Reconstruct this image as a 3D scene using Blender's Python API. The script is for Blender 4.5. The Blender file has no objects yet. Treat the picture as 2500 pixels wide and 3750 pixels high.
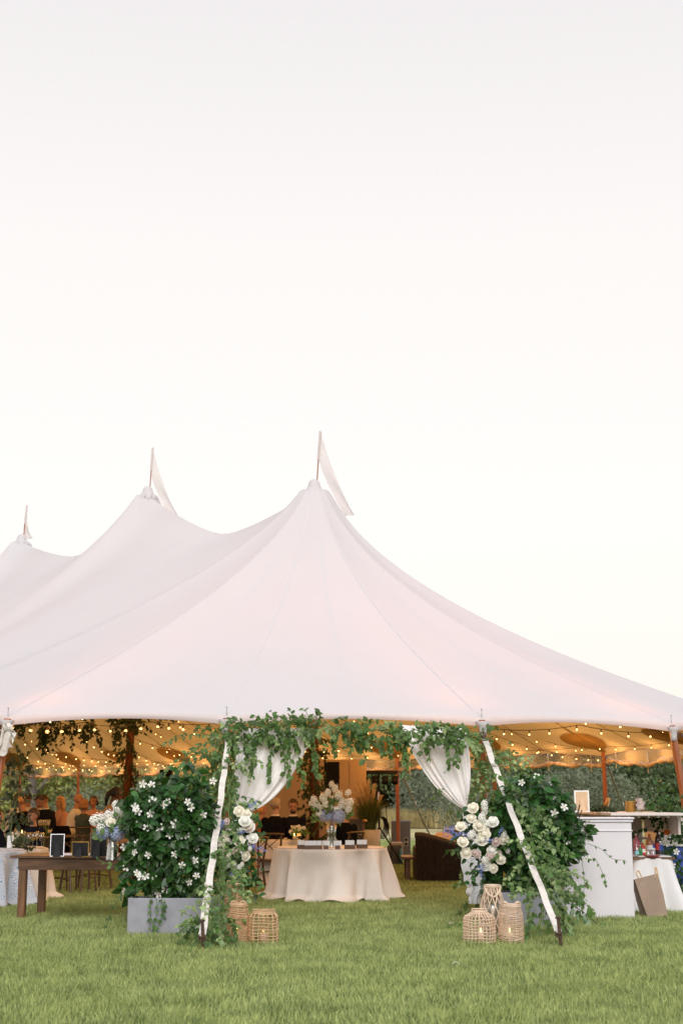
import bpy, math, random
import numpy as np
from mathutils import Vector, Matrix
random.seed(7); rng = np.random.default_rng(7)
S = bpy.context.scene
COL = S.collection
R = math.radians
sin, cos, pi = math.sin, math.cos, math.pi

# ------------------------------------------------------------------ camera, sky, sun, exposure
CAM_H, PITCH, FPX = 1.45, R(11.45), 5208.0
cam_d = bpy.data.cameras.new('camera'); cam = bpy.data.objects.new('camera', cam_d); COL.objects.link(cam)
cam.location = (0, 0, CAM_H); cam.rotation_euler = (pi/2 + PITCH, 0, 0)
cam_d.sensor_fit = 'HORIZONTAL'; cam_d.sensor_width = 24; cam_d.lens = 50
cam_d.clip_start = .1; cam_d.clip_end = 3000
cam_d.dof.use_dof = True; cam_d.dof.focus_distance = 17.0; cam_d.dof.aperture_fstop = 2.8
S.camera = cam
S.view_settings.view_transform = 'Standard'; S.view_settings.look = 'None'
S.view_settings.exposure = 0.0; S.view_settings.gamma = 1.0; S.view_settings.use_curve_mapping = False
S.render.engine = 'CYCLES'
S.cycles.use_denoising = True
S.cycles.max_bounces = 8; S.cycles.transparent_max_bounces = 16; S.cycles.transmission_bounces = 6
S.cycles.caustics_reflective = False; S.cycles.caustics_refractive = False
S.cycles.sample_clamp_indirect = 6

SUN_EL, SUN_AZ = 31.0, 175.0      # azimuth measured from +Y towards +X
world = bpy.data.worlds.new('World'); S.world = world; world.use_nodes = True
nt = world.node_tree; nt.nodes.clear(); L = nt.links.new
out = nt.nodes.new('ShaderNodeOutputWorld')
sky = nt.nodes.new('ShaderNodeTexSky'); sky.sky_type = 'NISHITA'; sky.sun_disc = False
sky.sun_elevation = R(SUN_EL); sky.sun_rotation = R(SUN_AZ); sky.dust_density = 3.0; sky.air_density = 1.0
bg1 = nt.nodes.new('ShaderNodeBackground'); bg1.inputs[1].default_value = .012
L(sky.outputs[0], bg1.inputs[0])
# thin evening overcast: bright warm low in the sky, slightly cooler and dimmer overhead
tc = nt.nodes.new('ShaderNodeTexCoord'); sep = nt.nodes.new('ShaderNodeSeparateXYZ'); L(tc.outputs['Generated'], sep.inputs[0])
cr = nt.nodes.new('ShaderNodeValToRGB'); L(sep.outputs[2], cr.inputs[0])
els = cr.color_ramp.elements
els[0].position = 0.0; els[0].color = (1.0, .90, .80, 1)
els[1].position = 1.0; els[1].color = (.86, .88, .96, 1)
e = els.new(.06); e.color = (1.0, .93, .85, 1)
e = els.new(.20); e.color = (1.0, .965, .92, 1)
e = els.new(.38); e.color = (.97, .93, .90, 1)
e = els.new(.56); e.color = (.86, .82, .82, 1)
bg2 = nt.nodes.new('ShaderNodeBackground'); bg2.inputs[1].default_value = .99
L(cr.outputs[0], bg2.inputs[0])
ad = nt.nodes.new('ShaderNodeAddShader'); L(bg1.outputs[0], ad.inputs[0]); L(bg2.outputs[0], ad.inputs[1]); L(ad.outputs[0], out.inputs[0])

sd = bpy.data.lights.new('sun', 'SUN'); sd.energy = 2.2; sd.angle = R(40); sd.color = (1, .95, .90)
sun = bpy.data.objects.new('sun', sd); COL.objects.link(sun)
sun.rotation_euler = (Vector((sin(R(SUN_AZ))*cos(R(SUN_EL)), cos(R(SUN_AZ))*cos(R(SUN_EL)), sin(R(SUN_EL))))).to_track_quat('Z', 'Y').to_euler()

# ------------------------------------------------------------------ survey helpers: photograph measurements -> metres
def ray(px, py):
    x, v = (px-1250)/FPX, (1875-py)/FPX
    return Vector((x, cos(PITCH)-v*sin(PITCH), sin(PITCH)+v*cos(PITCH)))
def at(px, py, Y):
    d = ray(px, py); return Vector((0, 0, CAM_H)) + d*(Y/d.y)
def gz(px, py, z=0.0):
    d = ray(px, py); return Vector((0, 0, CAM_H)) + d*((z-CAM_H)/d.z)

# ------------------------------------------------------------------ materials
MATS = {}
def mat(name, col, rough=.6, var=.12, scale=6, bump=0, bscale=80, metal=0, trans=0, tcol=None, rand=0, spec=.5,
        stretch=None, emit=None, estr=0, col2=None, alpha=1, world=False, hue=0):
    if name in MATS: return MATS[name]
    m = bpy.data.materials.new(name); m.use_nodes = True; n = m.node_tree; n.nodes.clear(); lk = n.links.new
    o = n.nodes.new('ShaderNodeOutputMaterial'); b = n.nodes.new('ShaderNodeBsdfPrincipled')
    b.inputs['Roughness'].default_value = rough; b.inputs['Metallic'].default_value = metal
    b.inputs['Specular IOR Level'].default_value = spec
    if world: g = n.nodes.new('ShaderNodeNewGeometry'); src = g.outputs['Position']
    else: t = n.nodes.new('ShaderNodeTexCoord'); src = t.outputs['Object']
    mp = n.nodes.new('ShaderNodeMapping'); lk(src, mp.inputs[0])
    if stretch: mp.inputs['Scale'].default_value = stretch
    nz = n.nodes.new('ShaderNodeTexNoise'); nz.inputs['Scale'].default_value = scale; nz.inputs['Detail'].default_value = 5
    lk(mp.outputs[0], nz.inputs[0])
    r = n.nodes.new('ShaderNodeValToRGB'); lk(nz.outputs[0], r.inputs[0])
    r.color_ramp.elements[0].position = .3; r.color_ramp.elements[1].position = .7
    a = [c*(1-var) for c in col]; c2 = [min(1, c*(1+var)) for c in (col2 or col)]
    r.color_ramp.elements[0].color = (*a, 1); r.color_ramp.elements[1].color = (*c2, 1)
    colo = r.outputs[0]
    if rand or hue:
        oi = n.nodes.new('ShaderNodeObjectInfo'); ge = n.nodes.new('ShaderNodeNewGeometry')
        s = n.nodes.new('ShaderNodeMath'); s.operation = 'ADD'; lk(oi.outputs['Random'], s.inputs[0]); lk(ge.outputs['Random Per Island'], s.inputs[1])
        f = n.nodes.new('ShaderNodeMath'); f.operation = 'FRACT'; lk(s.outputs[0], f.inputs[0])
        mr = n.nodes.new('ShaderNodeMapRange'); lk(f.outputs[0], mr.inputs[0]); mr.inputs[3].default_value = 1-rand; mr.inputs[4].default_value = 1+rand
        hs = n.nodes.new('ShaderNodeHueSaturation'); lk(colo, hs.inputs['Color']); lk(mr.outputs[0], hs.inputs['Value'])
        if hue:
            f2 = n.nodes.new('ShaderNodeMath'); f2.operation = 'MULTIPLY'; lk(f.outputs[0], f2.inputs[0]); f2.inputs[1].default_value = 7.13
            f3 = n.nodes.new('ShaderNodeMath'); f3.operation = 'FRACT'; lk(f2.outputs[0], f3.inputs[0])
            m2 = n.nodes.new('ShaderNodeMapRange'); lk(f3.outputs[0], m2.inputs[0]); m2.inputs[3].default_value = .5-hue; m2.inputs[4].default_value = .5+hue
            lk(m2.outputs[0], hs.inputs['Hue'])
        colo = hs.outputs[0]
    lk(colo, b.inputs['Base Color'])
    if bump:
        nb = n.nodes.new('ShaderNodeTexNoise'); nb.inputs['Scale'].default_value = bscale; nb.inputs['Detail'].default_value = 4; lk(mp.outputs[0], nb.inputs[0])
        bp = n.nodes.new('ShaderNodeBump'); bp.inputs['Strength'].default_value = bump; bp.inputs['Distance'].default_value = .01
        lk(nb.outputs[0], bp.inputs['Height']); lk(bp.outputs[0], b.inputs['Normal'])
    if emit:
        b.inputs['Emission Color'].default_value = (*emit, 1); b.inputs['Emission Strength'].default_value = estr
        m.cycles.emission_sampling = 'NONE'
    sh = b.outputs[0]
    if trans:
        tr = n.nodes.new('ShaderNodeBsdfTranslucent')
        if tcol: tr.inputs[0].default_value = (*tcol, 1)
        else: lk(colo, tr.inputs[0])
        mx = n.nodes.new('ShaderNodeMixShader'); mx.inputs[0].default_value = trans; lk(sh, mx.inputs[1]); lk(tr.outputs[0], mx.inputs[2]); sh = mx.outputs[0]
    if alpha < 1:
        tp = n.nodes.new('ShaderNodeBsdfTransparent'); mx = n.nodes.new('ShaderNodeMixShader'); mx.inputs[0].default_value = alpha
        lk(tp.outputs[0], mx.inputs[1]); lk(sh, mx.inputs[2]); sh = mx.outputs[0]
    lk(sh, o.inputs[0]); MATS[name] = m; return m

def glass(name, tint=(1, 1, 1), amount=.12, rough=.03):
    """thin clear glass or vinyl: mostly see-through with sharp reflections"""
    if name in MATS: return MATS[name]
    m = bpy.data.materials.new(name); m.use_nodes = True; n = m.node_tree; n.nodes.clear(); lk = n.links.new
    o = n.nodes.new('ShaderNodeOutputMaterial'); tp = n.nodes.new('ShaderNodeBsdfTransparent'); tp.inputs[0].default_value = (*tint, 1)
    gl = n.nodes.new('ShaderNodeBsdfGlossy'); gl.inputs['Roughness'].default_value = rough
    lw = n.nodes.new('ShaderNodeLayerWeight'); lw.inputs[0].default_value = .35
    ma = n.nodes.new('ShaderNodeMath'); ma.operation = 'ADD'; ma.use_clamp = True; ma.inputs[1].default_value = amount; lk(lw.outputs[1], ma.inputs[0])
    mx = n.nodes.new('ShaderNodeMixShader'); lk(ma.outputs[0], mx.inputs[0]); lk(tp.outputs[0], mx.inputs[1]); lk(gl.outputs[0], mx.inputs[2]); lk(mx.outputs[0], o.inputs[0])
    MATS[name] = m; return m

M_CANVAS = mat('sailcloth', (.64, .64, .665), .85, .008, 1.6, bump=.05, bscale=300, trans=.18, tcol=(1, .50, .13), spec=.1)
M_PATCH = mat('sailcloth_doubled', (.36, .24, .11), .9, .1, 4, trans=.15, tcol=(.7, .42, .15), spec=.1)  # brown carries the dimming of light through two layers of cloth
M_SEAM = mat('seam_webbing', (.80, .75, .74), .9, .03, 4, trans=.2, spec=.1)
M_WEB = mat('white_webbing', (.66, .62, .57), .8, .15, 12, bump=.2, bscale=200)
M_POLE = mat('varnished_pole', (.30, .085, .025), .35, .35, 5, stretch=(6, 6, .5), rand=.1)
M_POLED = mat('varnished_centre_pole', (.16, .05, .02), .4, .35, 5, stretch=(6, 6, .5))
M_IRON = mat('rusty_iron', (.09, .05, .035), .7, .4, 30, metal=.3)
M_STEEL = mat('galvanised_steel', (.4, .4, .4), .4, .2, 20, metal=.8)
M_VINYL = glass('clear_vinyl', (.88, .86, .84), .04, .6)
M_ROLL = mat('rolled_vinyl', (.58, .50, .46), .4, .45, 9, bump=1.0, bscale=22, trans=.2, spec=.6, stretch=(1, 1, 3))
M_FLAG = mat('flag_cloth', (.88, .83, .83), .9, .05, 3, trans=.5, tcol=(.9, .85, .83))
M_DARKWOOD = mat('stained_farm_wood', (.105, .048, .022), .38, .4, 5, stretch=(.6, 5, 5), bump=.25, bscale=30)
M_LEGWOOD = mat('stained_leg_wood', (.15, .07, .03), .45, .4, 5, stretch=(6, 6, .6), bump=.2, bscale=30)
M_CHAIR = mat('chair_wood', (.10, .055, .028), .45, .35, 7, stretch=(3, 3, 1), rand=.15)
M_LINEN = mat('linen', (.80, .75, .71), .9, .06, 3, bump=.5, bscale=7, trans=.12)
M_WHITE = mat('white_cotton', (.78, .78, .80), .85, .04, 3, bump=.1, bscale=300, trans=.12)
M_SHEER = mat('sheer_drape', (.95, .95, .98), .85, .02, 4, trans=.13, tcol=(.97, .95, .97), spec=.15)
M_BLACK = mat('black_plastic', (.010, .010, .011), .6, .2, 10, spec=.2)
M_GRILLE = mat('speaker_grille', (.012, .012, .013), .8, .3, 120, bump=.5, bscale=300, spec=.1)
M_GREYBOX = mat('charcoal_paint', (.055, .055, .06), .6, .2, 10, bump=.2)
M_WICKER_D = mat('dark_wicker', (.022, .012, .007), .55, .35, 40, rand=.3)
M_WICKER = mat('natural_rattan', (.50, .33, .19), .6, .2, 12, rand=.12)
M_WHITEWASH = mat('whitewashed_rattan', (.62, .48, .36), .6, .15, 12, rand=.12)
M_WAX = mat('candle_wax', (.85, .74, .58), .5, .04, 4, trans=.3)
M_FLAME = mat('flame', (1, .6, .2), .5, 0, 4, emit=(1, .6, .22), estr=6)
M_BULB = mat('bulb_glow', (1, .7, .35), .4, 0, 4, emit=(1, .62, .22), estr=7)
M_BULBG = glass('bulb_glass', (1, .93, .8), .10)
M_WIRE = mat('light_wire', (.22, .15, .08), .7, .1)
M_GLASS = glass('glassware')
M_WATER = glass('vase_water', (.86, .93, .84), .16)
M_PLANTER = mat('zinc_planter', (.29, .30, .34), .75, .16, 5, bump=.15, bscale=60)
M_BAR = mat('painted_bar', (.68, .66, .71), .55, .03, 3)
M_BARIN = mat('painted_bar_inside', (.66, .60, .57), .55, .03, 3)
M_LEAFH = mat('mandevilla_leaf', (.022, .068, .014), .34, .25, 15, rand=.6, hue=.018, trans=.14, tcol=(.12, .28, .03), spec=.35)
M_LEAFB = mat('mandevilla_young_leaf', (.055, .15, .035), .3, .2, 15, rand=.3, hue=.02, trans=.25, tcol=(.2, .4, .06), spec=.6)
M_LEAFV = mat('smilax_leaf', (.080, .150, .036), .5, .2, 15, rand=.5, hue=.022, trans=.28, tcol=(.22, .40, .10), spec=.5)
M_LEAFP = mat('smilax_pale_leaf', (.24, .33, .13), .5, .2, 15, rand=.35, hue=.02, trans=.25, tcol=(.35, .45, .2))
M_LEAFD = mat('shaded_vine_leaf', (.022, .04, .015), .5, .2, 15, rand=.4, hue=.02, trans=.12, tcol=(.08, .14, .02))  # dark copy of the vine leaf, with under-roof shade put into its colour
M_STEM = mat('green_stem', (.09, .15, .04), .6, .2, 15)
M_PETAL = mat('white_petal', (.94, .94, .90), .6, .03, 20, rand=.04, trans=.25, tcol=(.9, .88, .8))
M_ROSE = mat('cream_rose', (.94, .91, .80), .6, .04, 20, rand=.04, trans=.22, tcol=(.9, .85, .7))
M_BLUSH = mat('blush_petal', (.74, .62, .57), .6, .06, 20, rand=.08, trans=.3)
M_BLUE = mat('blue_petal', (.20, .26, .60), .6, .2, 20, rand=.25, trans=.2)
M_HYDR = mat('hydrangea_petal', (.40, .47, .68), .6, .15, 20, rand=.15, trans=.25)
M_YEL = mat('flower_throat', (.65, .42, .03), .6, .1)
M_GOLD = mat('gold_metal', (.55, .33, .09), .35, .3, 60, metal=.7, bump=.5, bscale=60)

# ------------------------------------------------------------------ mesh builder
class MB:
    def __init__(s): s.v = []; s.f = []; s.m = []
    def add(s, vs, fs, mi=0):
        b = len(s.v); s.v += [tuple(v) for v in vs]; s.f += [tuple(b+i for i in f) for f in fs]; s.m += [mi]*len(fs); return s
    def box(s, c, d, rot=None, mi=0, bev=0):
        c = Vector(c); x, y, z = [q/2 for q in d]
        if bev:
            pts = []
            for sz in (-1, 1):
                for k, (sx, sy) in enumerate(((-1, -1), (1, -1), (1, 1), (-1, 1))):
                    pts.append((sx, sy, sz))
            vs = []
            idx = {}
            for p in pts:
                for ax in range(3):
                    q = [p[i]*(x, y, z)[i] for i in range(3)]
                    for i in range(3):
                        if i != ax: q[i] -= p[i]*bev
                    idx[(p, ax)] = len(vs); vs.append(q)
            fs = []
            for ax in range(3):
                a, b_ = [i for i in range(3) if i != ax]
                for sg in (-1, 1):
                    quad = []
                    for (u, w) in ((-1, -1), (1, -1), (1, 1), (-1, 1)):
                        p = [0, 0, 0]; p[ax] = sg; p[a] = u; p[b_] = w; quad.append(idx[(tuple(p), ax)])
                    fs.append(quad)
            for ax in range(3):          # edges along axis ax
                a, b_ = [i for i in range(3) if i != ax]
                for u in (-1, 1):
                    for w in (-1, 1):
                        p = [0, 0, 0]; p[a] = u; p[b_] = w; p[ax] = -1; q = p[:]; q[ax] = 1
                        fs.append([idx[(tuple(p), a)], idx[(tuple(q), a)], idx[(tuple(q), b_)], idx[(tuple(p), b_)]])
            for p in pts: fs.append([idx[(p, 0)], idx[(p, 1)], idx[(p, 2)]])
        else:
            vs = [(-x, -y, -z), (x, -y, -z), (x, y, -z), (-x, y, -z), (-x, -y, z), (x, -y, z), (x, y, z), (-x, y, z)]
            fs = [(0, 3, 2, 1), (4, 5, 6, 7), (0, 1, 5, 4), (1, 2, 6, 5), (2, 3, 7, 6), (3, 0, 4, 7)]
        vs = [Vector(v) for v in vs]
        if rot is not None: vs = [rot @ v for v in vs]
        return s.add([v+c for v in vs], fs, mi)
    def tube(s, pts, r, n=6, cap=True, mi=0, flat=1.0):
        pts = [Vector(p) for p in pts]; k = len(pts)
        rs = r if isinstance(r, (list, tuple)) else [r]*k
        vs = []; up = Vector((0, 0, 1)); prev = None
        for i, p in enumerate(pts):
            t = (pts[min(i+1, k-1)]-pts[max(i-1, 0)])
            t = t.normalized() if t.length > 1e-9 else Vector((0, 0, 1))
            if prev is None:
                a = t.cross(up)
                if a.length < 1e-3: a = t.cross(Vector((0, 1, 0)))
                a.normalize()
            else:
                a = prev - t*prev.dot(t)
                a = a.normalized() if a.length > 1e-6 else t.orthogonal().normalized()
            prev = a; b = t.cross(a)
            for j in range(n):
                th = 2*pi*j/n; vs.append(p + a*(rs[i]*cos(th)) + b*(rs[i]*flat*sin(th)))
        fs = [(i*n+j, i*n+(j+1) % n, (i+1)*n+(j+1) % n, (i+1)*n+j) for i in range(k-1) for j in range(n)]
        if cap: fs += [tuple(range(n-1, -1, -1)), tuple((k-1)*n+j for j in range(n))]
        return s.add(vs, fs, mi)
    def lathe(s, prof, n=16, c=(0, 0, 0), mi=0, cap=True):
        c = Vector(c); vs = [c+Vector((r*cos(2*pi*j/n), r*sin(2*pi*j/n), z)) for r, z in prof for j in range(n)]
        k = len(prof); fs = [(i*n+j, i*n+(j+1) % n, (i+1)*n+(j+1) % n, (i+1)*n+j) for i in range(k-1) for j in range(n)]
        if cap: fs += [tuple(range(n-1, -1, -1)), tuple((k-1)*n+j for j in range(n))]
        return s.add(vs, fs, mi)
    def ell(s, c, r, n=10, m=7, mi=0):
        c = Vector(c); rx, ry, rz = r if isinstance(r, (tuple, list)) else (r, r, r)
        vs = [c+Vector((0, 0, -rz))]
        for i in range(1, m):
            ph = -pi/2+pi*i/m
            vs += [c+Vector((rx*cos(ph)*cos(2*pi*j/n), ry*cos(ph)*sin(2*pi*j/n), rz*sin(ph))) for j in range(n)]
        vs.append(c+Vector((0, 0, rz))); t = len(vs)-1
        fs = [(0, 1+(j+1) % n, 1+j) for j in range(n)]
        fs += [(1+i*n+j, 1+i*n+(j+1) % n, 1+(i+1)*n+(j+1) % n, 1+(i+1)*n+j) for i in range(m-2) for j in range(n)]
        fs += [(1+(m-2)*n+j, 1+(m-2)*n+(j+1) % n, t) for j in range(n)]
        return s.add(vs, fs, mi)
    def grid(s, fn, nu, nv, mi=0, closed=False):
        vs = [fn(i/(nu if closed else nu-1), j/(nv-1)) for j in range(nv) for i in range(nu)]
        fs = [(j*nu+i, j*nu+(i+1) % nu, (j+1)*nu+(i+1) % nu, (j+1)*nu+i) for j in range(nv-1) for i in range(nu if closed else nu-1)]
        return s.add(vs, fs, mi)
    def mesh(s, name, mats, smooth=False):
        me = bpy.data.meshes.new(name); me.from_pydata(s.v, [], s.f)
        for m in (mats if isinstance(mats, (list, tuple)) else [mats]): me.materials.append(m)
        if any(s.m): me.polygons.foreach_set('material_index', s.m)
        if smooth: me.polygons.foreach_set('use_smooth', [True]*len(s.f))
        me.update(); return me
    def build(s, name, mats, parent=None, smooth=False, loc=None):
        return link(name, s.mesh(name, mats, smooth), parent, loc)

def link(name, data, parent=None, loc=None):
    o = bpy.data.objects.new(name, data); COL.objects.link(o)
    if parent is not None: o.parent = parent
    if loc is not None: o.location = loc
    return o
def tag(o, label=None, cat=None, group=None, kind=None):
    if label: o['label'] = label
    if cat: o['category'] = cat
    if group: o['group'] = group
    if kind: o['kind'] = kind
    return o
def thing(name, label, cat, loc=(0, 0, 0), rz=0, group=None):
    o = bpy.data.objects.new(name, None); COL.objects.link(o); o.location = loc; o.rotation_euler = (0, 0, rz)
    o.empty_display_size = .1
    return tag(o, label, cat, group)
def dup(o, loc=None, rz=None, label=None, parent=None, scale=None):
    def rec(q, par):
        c = q.copy(); COL.objects.link(c); c.parent = par
        for ch in q.children: rec(ch, c)
        return c
    c = rec(o, parent)
    if loc is not None: c.location = loc
    if rz is not None: c.rotation_euler = (0, 0, rz)
    if scale is not None: c.scale = scale if isinstance(scale, (tuple, list)) else (scale,)*3
    if label: c['label'] = label
    return c
def catmull(P, n=8):
    P = [Vector(p) for p in P]; Q = [2*P[0]-P[1]]+P+[2*P[-1]-P[-2]]; o = []
    for i in range(1, len(Q)-2):
        for k in range(n):
            t = k/n; a, b, c, d = Q[i-1], Q[i], Q[i+1], Q[i+2]
            o.append(.5*((2*b)+(c-a)*t+(2*a-5*b+4*c-d)*t*t+(3*b-a-3*c+d)*t**3))
    o.append(P[-1]); return o
def RZ(a): return Matrix.Rotation(a, 3, 'Z')
def RX(a): return Matrix.Rotation(a, 3, 'X')
def RY(a): return Matrix.Rotation(a, 3, 'Y')
def rv(s=1.0): return Vector((random.gauss(0, s), random.gauss(0, s), random.gauss(0, s)))
def frame(p, d, up, sc, sx=1.0):
    """matrix with Y along d, Z towards up"""
    d = Vector(d).normalized(); x = d.cross(Vector(up))
    if x.length < 1e-3: x = d.orthogonal()
    x.normalize(); z = x.cross(d)
    m = Matrix.Identity(4)
    for i in range(3): m[i][0] = x[i]*sc*sx; m[i][1] = d[i]*sc; m[i][2] = z[i]*sc; m[i][3] = p[i]
    return m
LEAF = ([(0, 0, 0), (-.16, .13, .03), (0, .16, 0), (.16, .13, .03), (-.24, .36, .06), (0, .4, .0), (.24, .36, .06), (-.19, .64, .035), (0, .67, -.04), (.19, .64, .035), (-.09, .86, -.04), (.09, .86, -.04), (0, 1, -.13)],
        [(0, 2, 1), (0, 3, 2), (1, 2, 5, 4), (2, 3, 6, 5), (4, 5, 8, 7), (5, 6, 9, 8), (7, 8, 10), (8, 9, 11), (8, 11, 12, 10)])
def leaf_mesh(name, m, w=1.0):
    b = MB(); b.add([(x*w, y, z) for x, y, z in LEAF[0]], LEAF[1]); return b.mesh(name, m, True)
def batch(tv, tf, mats4):
    """numpy copy of a template by many 4x4 matrices -> verts, faces"""
    T = np.array(tv); A = np.array([[list(r) for r in m] for m in mats4]); n = len(T)
    V = np.einsum('kij,nj->kni', A[:, :3, :3], T) + A[:, None, :3, 3]
    V = V.reshape(-1, 3); off = np.arange(len(mats4))*n
    loops = []; tot = []; 
    F = [np.array(f) for f in tf]
    flat = np.concatenate(F); sizes = np.array([len(f) for f in tf])
    loops = (off[:, None]+flat[None, :]).ravel(); tot = np.tile(sizes, len(mats4))
    return V, loops, tot
def np_mesh(name, V, loops, tot, mats, smooth=True):
    me = bpy.data.meshes.new(name); me.vertices.add(len(V)); me.vertices.foreach_set('co', V.astype(np.float32).ravel())
    me.loops.add(len(loops)); me.loops.foreach_set('vertex_index', loops.astype(np.int32))
    me.polygons.add(len(tot)); st = np.concatenate([[0], np.cumsum(tot)[:-1]])
    me.polygons.foreach_set('loop_start', st.astype(np.int32)); me.polygons.foreach_set('loop_total', tot.astype(np.int32))
    if smooth: me.polygons.foreach_set('use_smooth', np.ones(len(tot), bool))
    for m in mats: me.materials.append(m)
    me.update(calc_edges=True); return me
def leafy(root, mats4, lm, n_obj, name='leaf', stuffname='foliage', w=1.3):
    """the leaves nearest the viewer become single leaf parts, the rest one stuff part; mats4 are in root space"""
    if not mats4: return
    idx = list(range(len(mats4))); random.shuffle(idx)
    near = sorted(idx[:int(n_obj*1.6)], key=lambda i: mats4[i][1][3])[:n_obj]
    ns = set(near); me = leaf_mesh(name, lm, w) if n_obj else None
    for i in near:
        o = bpy.data.objects.new(name, me); COL.objects.link(o); o.parent = root; o.matrix_local = mats4[i]
    rest = [mats4[i] for i in idx if i not in ns]
    if rest:
        tv = [(x*w, y, z) for x, y, z in LEAF[0]]
        V, l, t = batch(tv, LEAF[1], rest); o = link(stuffname, np_mesh(stuffname, V, l, t, [lm]), root); o['kind'] = 'stuff'
# ================================================================== GROUND
def noise_ground():
    m = bpy.data.materials.new('lawn_soil'); m.use_nodes = True; n = m.node_tree; n.nodes.clear(); lk = n.links.new
    o = n.nodes.new('ShaderNodeOutputMaterial'); b = n.nodes.new('ShaderNodeBsdfPrincipled'); b.inputs['Roughness'].default_value = .9
    b.inputs['Specular IOR Level'].default_value = .1
    g = n.nodes.new('ShaderNodeNewGeometry'); sp = n.nodes.new('ShaderNodeSeparateXYZ'); lk(g.outputs['Position'], sp.inputs[0])
    a = n.nodes.new('ShaderNodeTexNoise'); a.inputs['Scale'].default_value = 1.1; a.inputs['Detail'].default_value = 8; a.inputs['Roughness'].default_value = .7; lk(g.outputs['Position'], a.inputs[0])
    r = n.nodes.new('ShaderNodeValToRGB'); lk(a.outputs[0], r.inputs[0]); r.color_ramp.elements[0].position = .3; r.color_ramp.elements[1].position = .72
    r.color_ramp.elements[0].color = (.022, .042, .012, 1); r.color_ramp.elements[1].color = (.050, .080, .024, 1)
    f = n.nodes.new('ShaderNodeTexNoise'); f.inputs['Scale'].default_value = .22; f.inputs['Detail'].default_value = 8; f.inputs['Roughness'].default_value = .65; lk(g.outputs['Position'], f.inputs[0])
    r2 = n.nodes.new('ShaderNodeValToRGB'); lk(f.outputs[0], r2.inputs[0]); r2.color_ramp.elements[0].position = .35; r2.color_ramp.elements[1].position = .65
    r2.color_ramp.elements[0].color = (.26, .26, .12, 1); r2.color_ramp.elements[1].color = (.56, .47, .27, 1)
    mr = n.nodes.new('ShaderNodeMapRange'); lk(sp.outputs[1], mr.inputs[0]); mr.inputs[1].default_value = 42; mr.inputs[2].default_value = 58
    mx = n.nodes.new('ShaderNodeMix'); mx.data_type = 'RGBA'; lk(mr.outputs[0], mx.inputs[0]); lk(r.outputs[0], mx.inputs[6]); lk(r2.outputs[0], mx.inputs[7])
    lk(mx.outputs[2], b.inputs['Base Color']); lk(b.outputs[0], o.inputs[0]); return m
g = MB(); N = 60
def gf(u, v):
    x = (u-.5)*2; y = v
    X = x*abs(x)*1200; Y = -60 + 1300*y*y*1.0
    return Vector((X, Y, 0 if Y < 60 else .35*(1-cos(min(1, (Y-60)/200)*pi))))
g.grid(gf, N, N); tag(g.build('lawn', noise_ground()), 'mown green lawn running under the tent to a dry grass field', kind='structure')

def grass_mat(name, c1, c2, tc):
    m = bpy.data.materials.new(name); m.use_nodes = True; n = m.node_tree; n.nodes.clear(); lk = n.links.new
    o = n.nodes.new('ShaderNodeOutputMaterial'); b = n.nodes.new('ShaderNodeBsdfPrincipled'); b.inputs['Roughness'].default_value = .5; b.inputs['Specular IOR Level'].default_value = .35
    g = n.nodes.new('ShaderNodeNewGeometry')
    a = n.nodes.new('ShaderNodeTexNoise'); a.inputs['Scale'].default_value = 1.9; a.inputs['Detail'].default_value = 9; a.inputs['Roughness'].default_value = .82; lk(g.outputs['Position'], a.inputs[0])
    ad = n.nodes.new('ShaderNodeMath'); ad.operation = 'MULTIPLY_ADD'; lk(g.outputs['Random Per Island'], ad.inputs[0]); ad.inputs[1].default_value = .42; lk(a.outputs[0], ad.inputs[2])
    r = n.nodes.new('ShaderNodeValToRGB'); lk(ad.outputs[0], r.inputs[0]); r.color_ramp.elements[0].position = .44; r.color_ramp.elements[1].position = .92
    r.color_ramp.elements[0].color = (*c1, 1); r.color_ramp.elements[1].color = (*c2, 1)
    lk(r.outputs[0], b.inputs['Base Color'])
    tr = n.nodes.new('ShaderNodeBsdfTranslucent'); tr.inputs[0].default_value = (*tc, 1)
    mx = n.nodes.new('ShaderNodeMixShader'); mx.inputs[0].default_value = .25; lk(b.outputs[0], mx.inputs[1]); lk(tr.outputs[0], mx.inputs[2]); lk(mx.outputs[0], o.inputs[0]); return m
M_GRASS = grass_mat('grass_blades', (.028, .072, .018), (.58, .66, .25), (.28, .38, .12))
M_SEAMD = mat('seam_tape', (.30, .20, .09), .9, .1, 4, spec=.1)
def clump(name, n, rad, hmin, hmax, w, m):
    a = rng.random(n)*2*pi; r = rad*np.sqrt(rng.random(n)); x = r*np.cos(a); y = r*np.sin(a)
    h = hmin+(hmax-hmin)*rng.random(n); th = rng.random(n)*2*pi; lean = rng.random(n)*.8*h; la = rng.normal(.8, 1.2, n)
    dx, dy = np.cos(th)*w/2, np.sin(th)*w/2; lx, ly = np.cos(la)*lean, np.sin(la)*lean
    V = np.stack([np.stack([x-dx, y-dy, 0*x], 1), np.stack([x+dx, y+dy, 0*x], 1),
                  np.stack([x+dx*.7+lx*.35, y+dy*.7+ly*.35, h*.6], 1), np.stack([x-dx*.7+lx*.35, y-dy*.7+ly*.35, h*.6], 1),
                  np.stack([x+lx, y+ly, h], 1)], 1).reshape(-1, 3)
    off = np.arange(n)*5; loops = (off[:, None]+np.array([0, 1, 2, 3, 3, 2, 4])[None]).ravel(); tot = np.tile([4, 3], n)
    return bpy.data.objects.new(name, np_mesh(name, V, loops, tot, [m], False))
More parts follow.
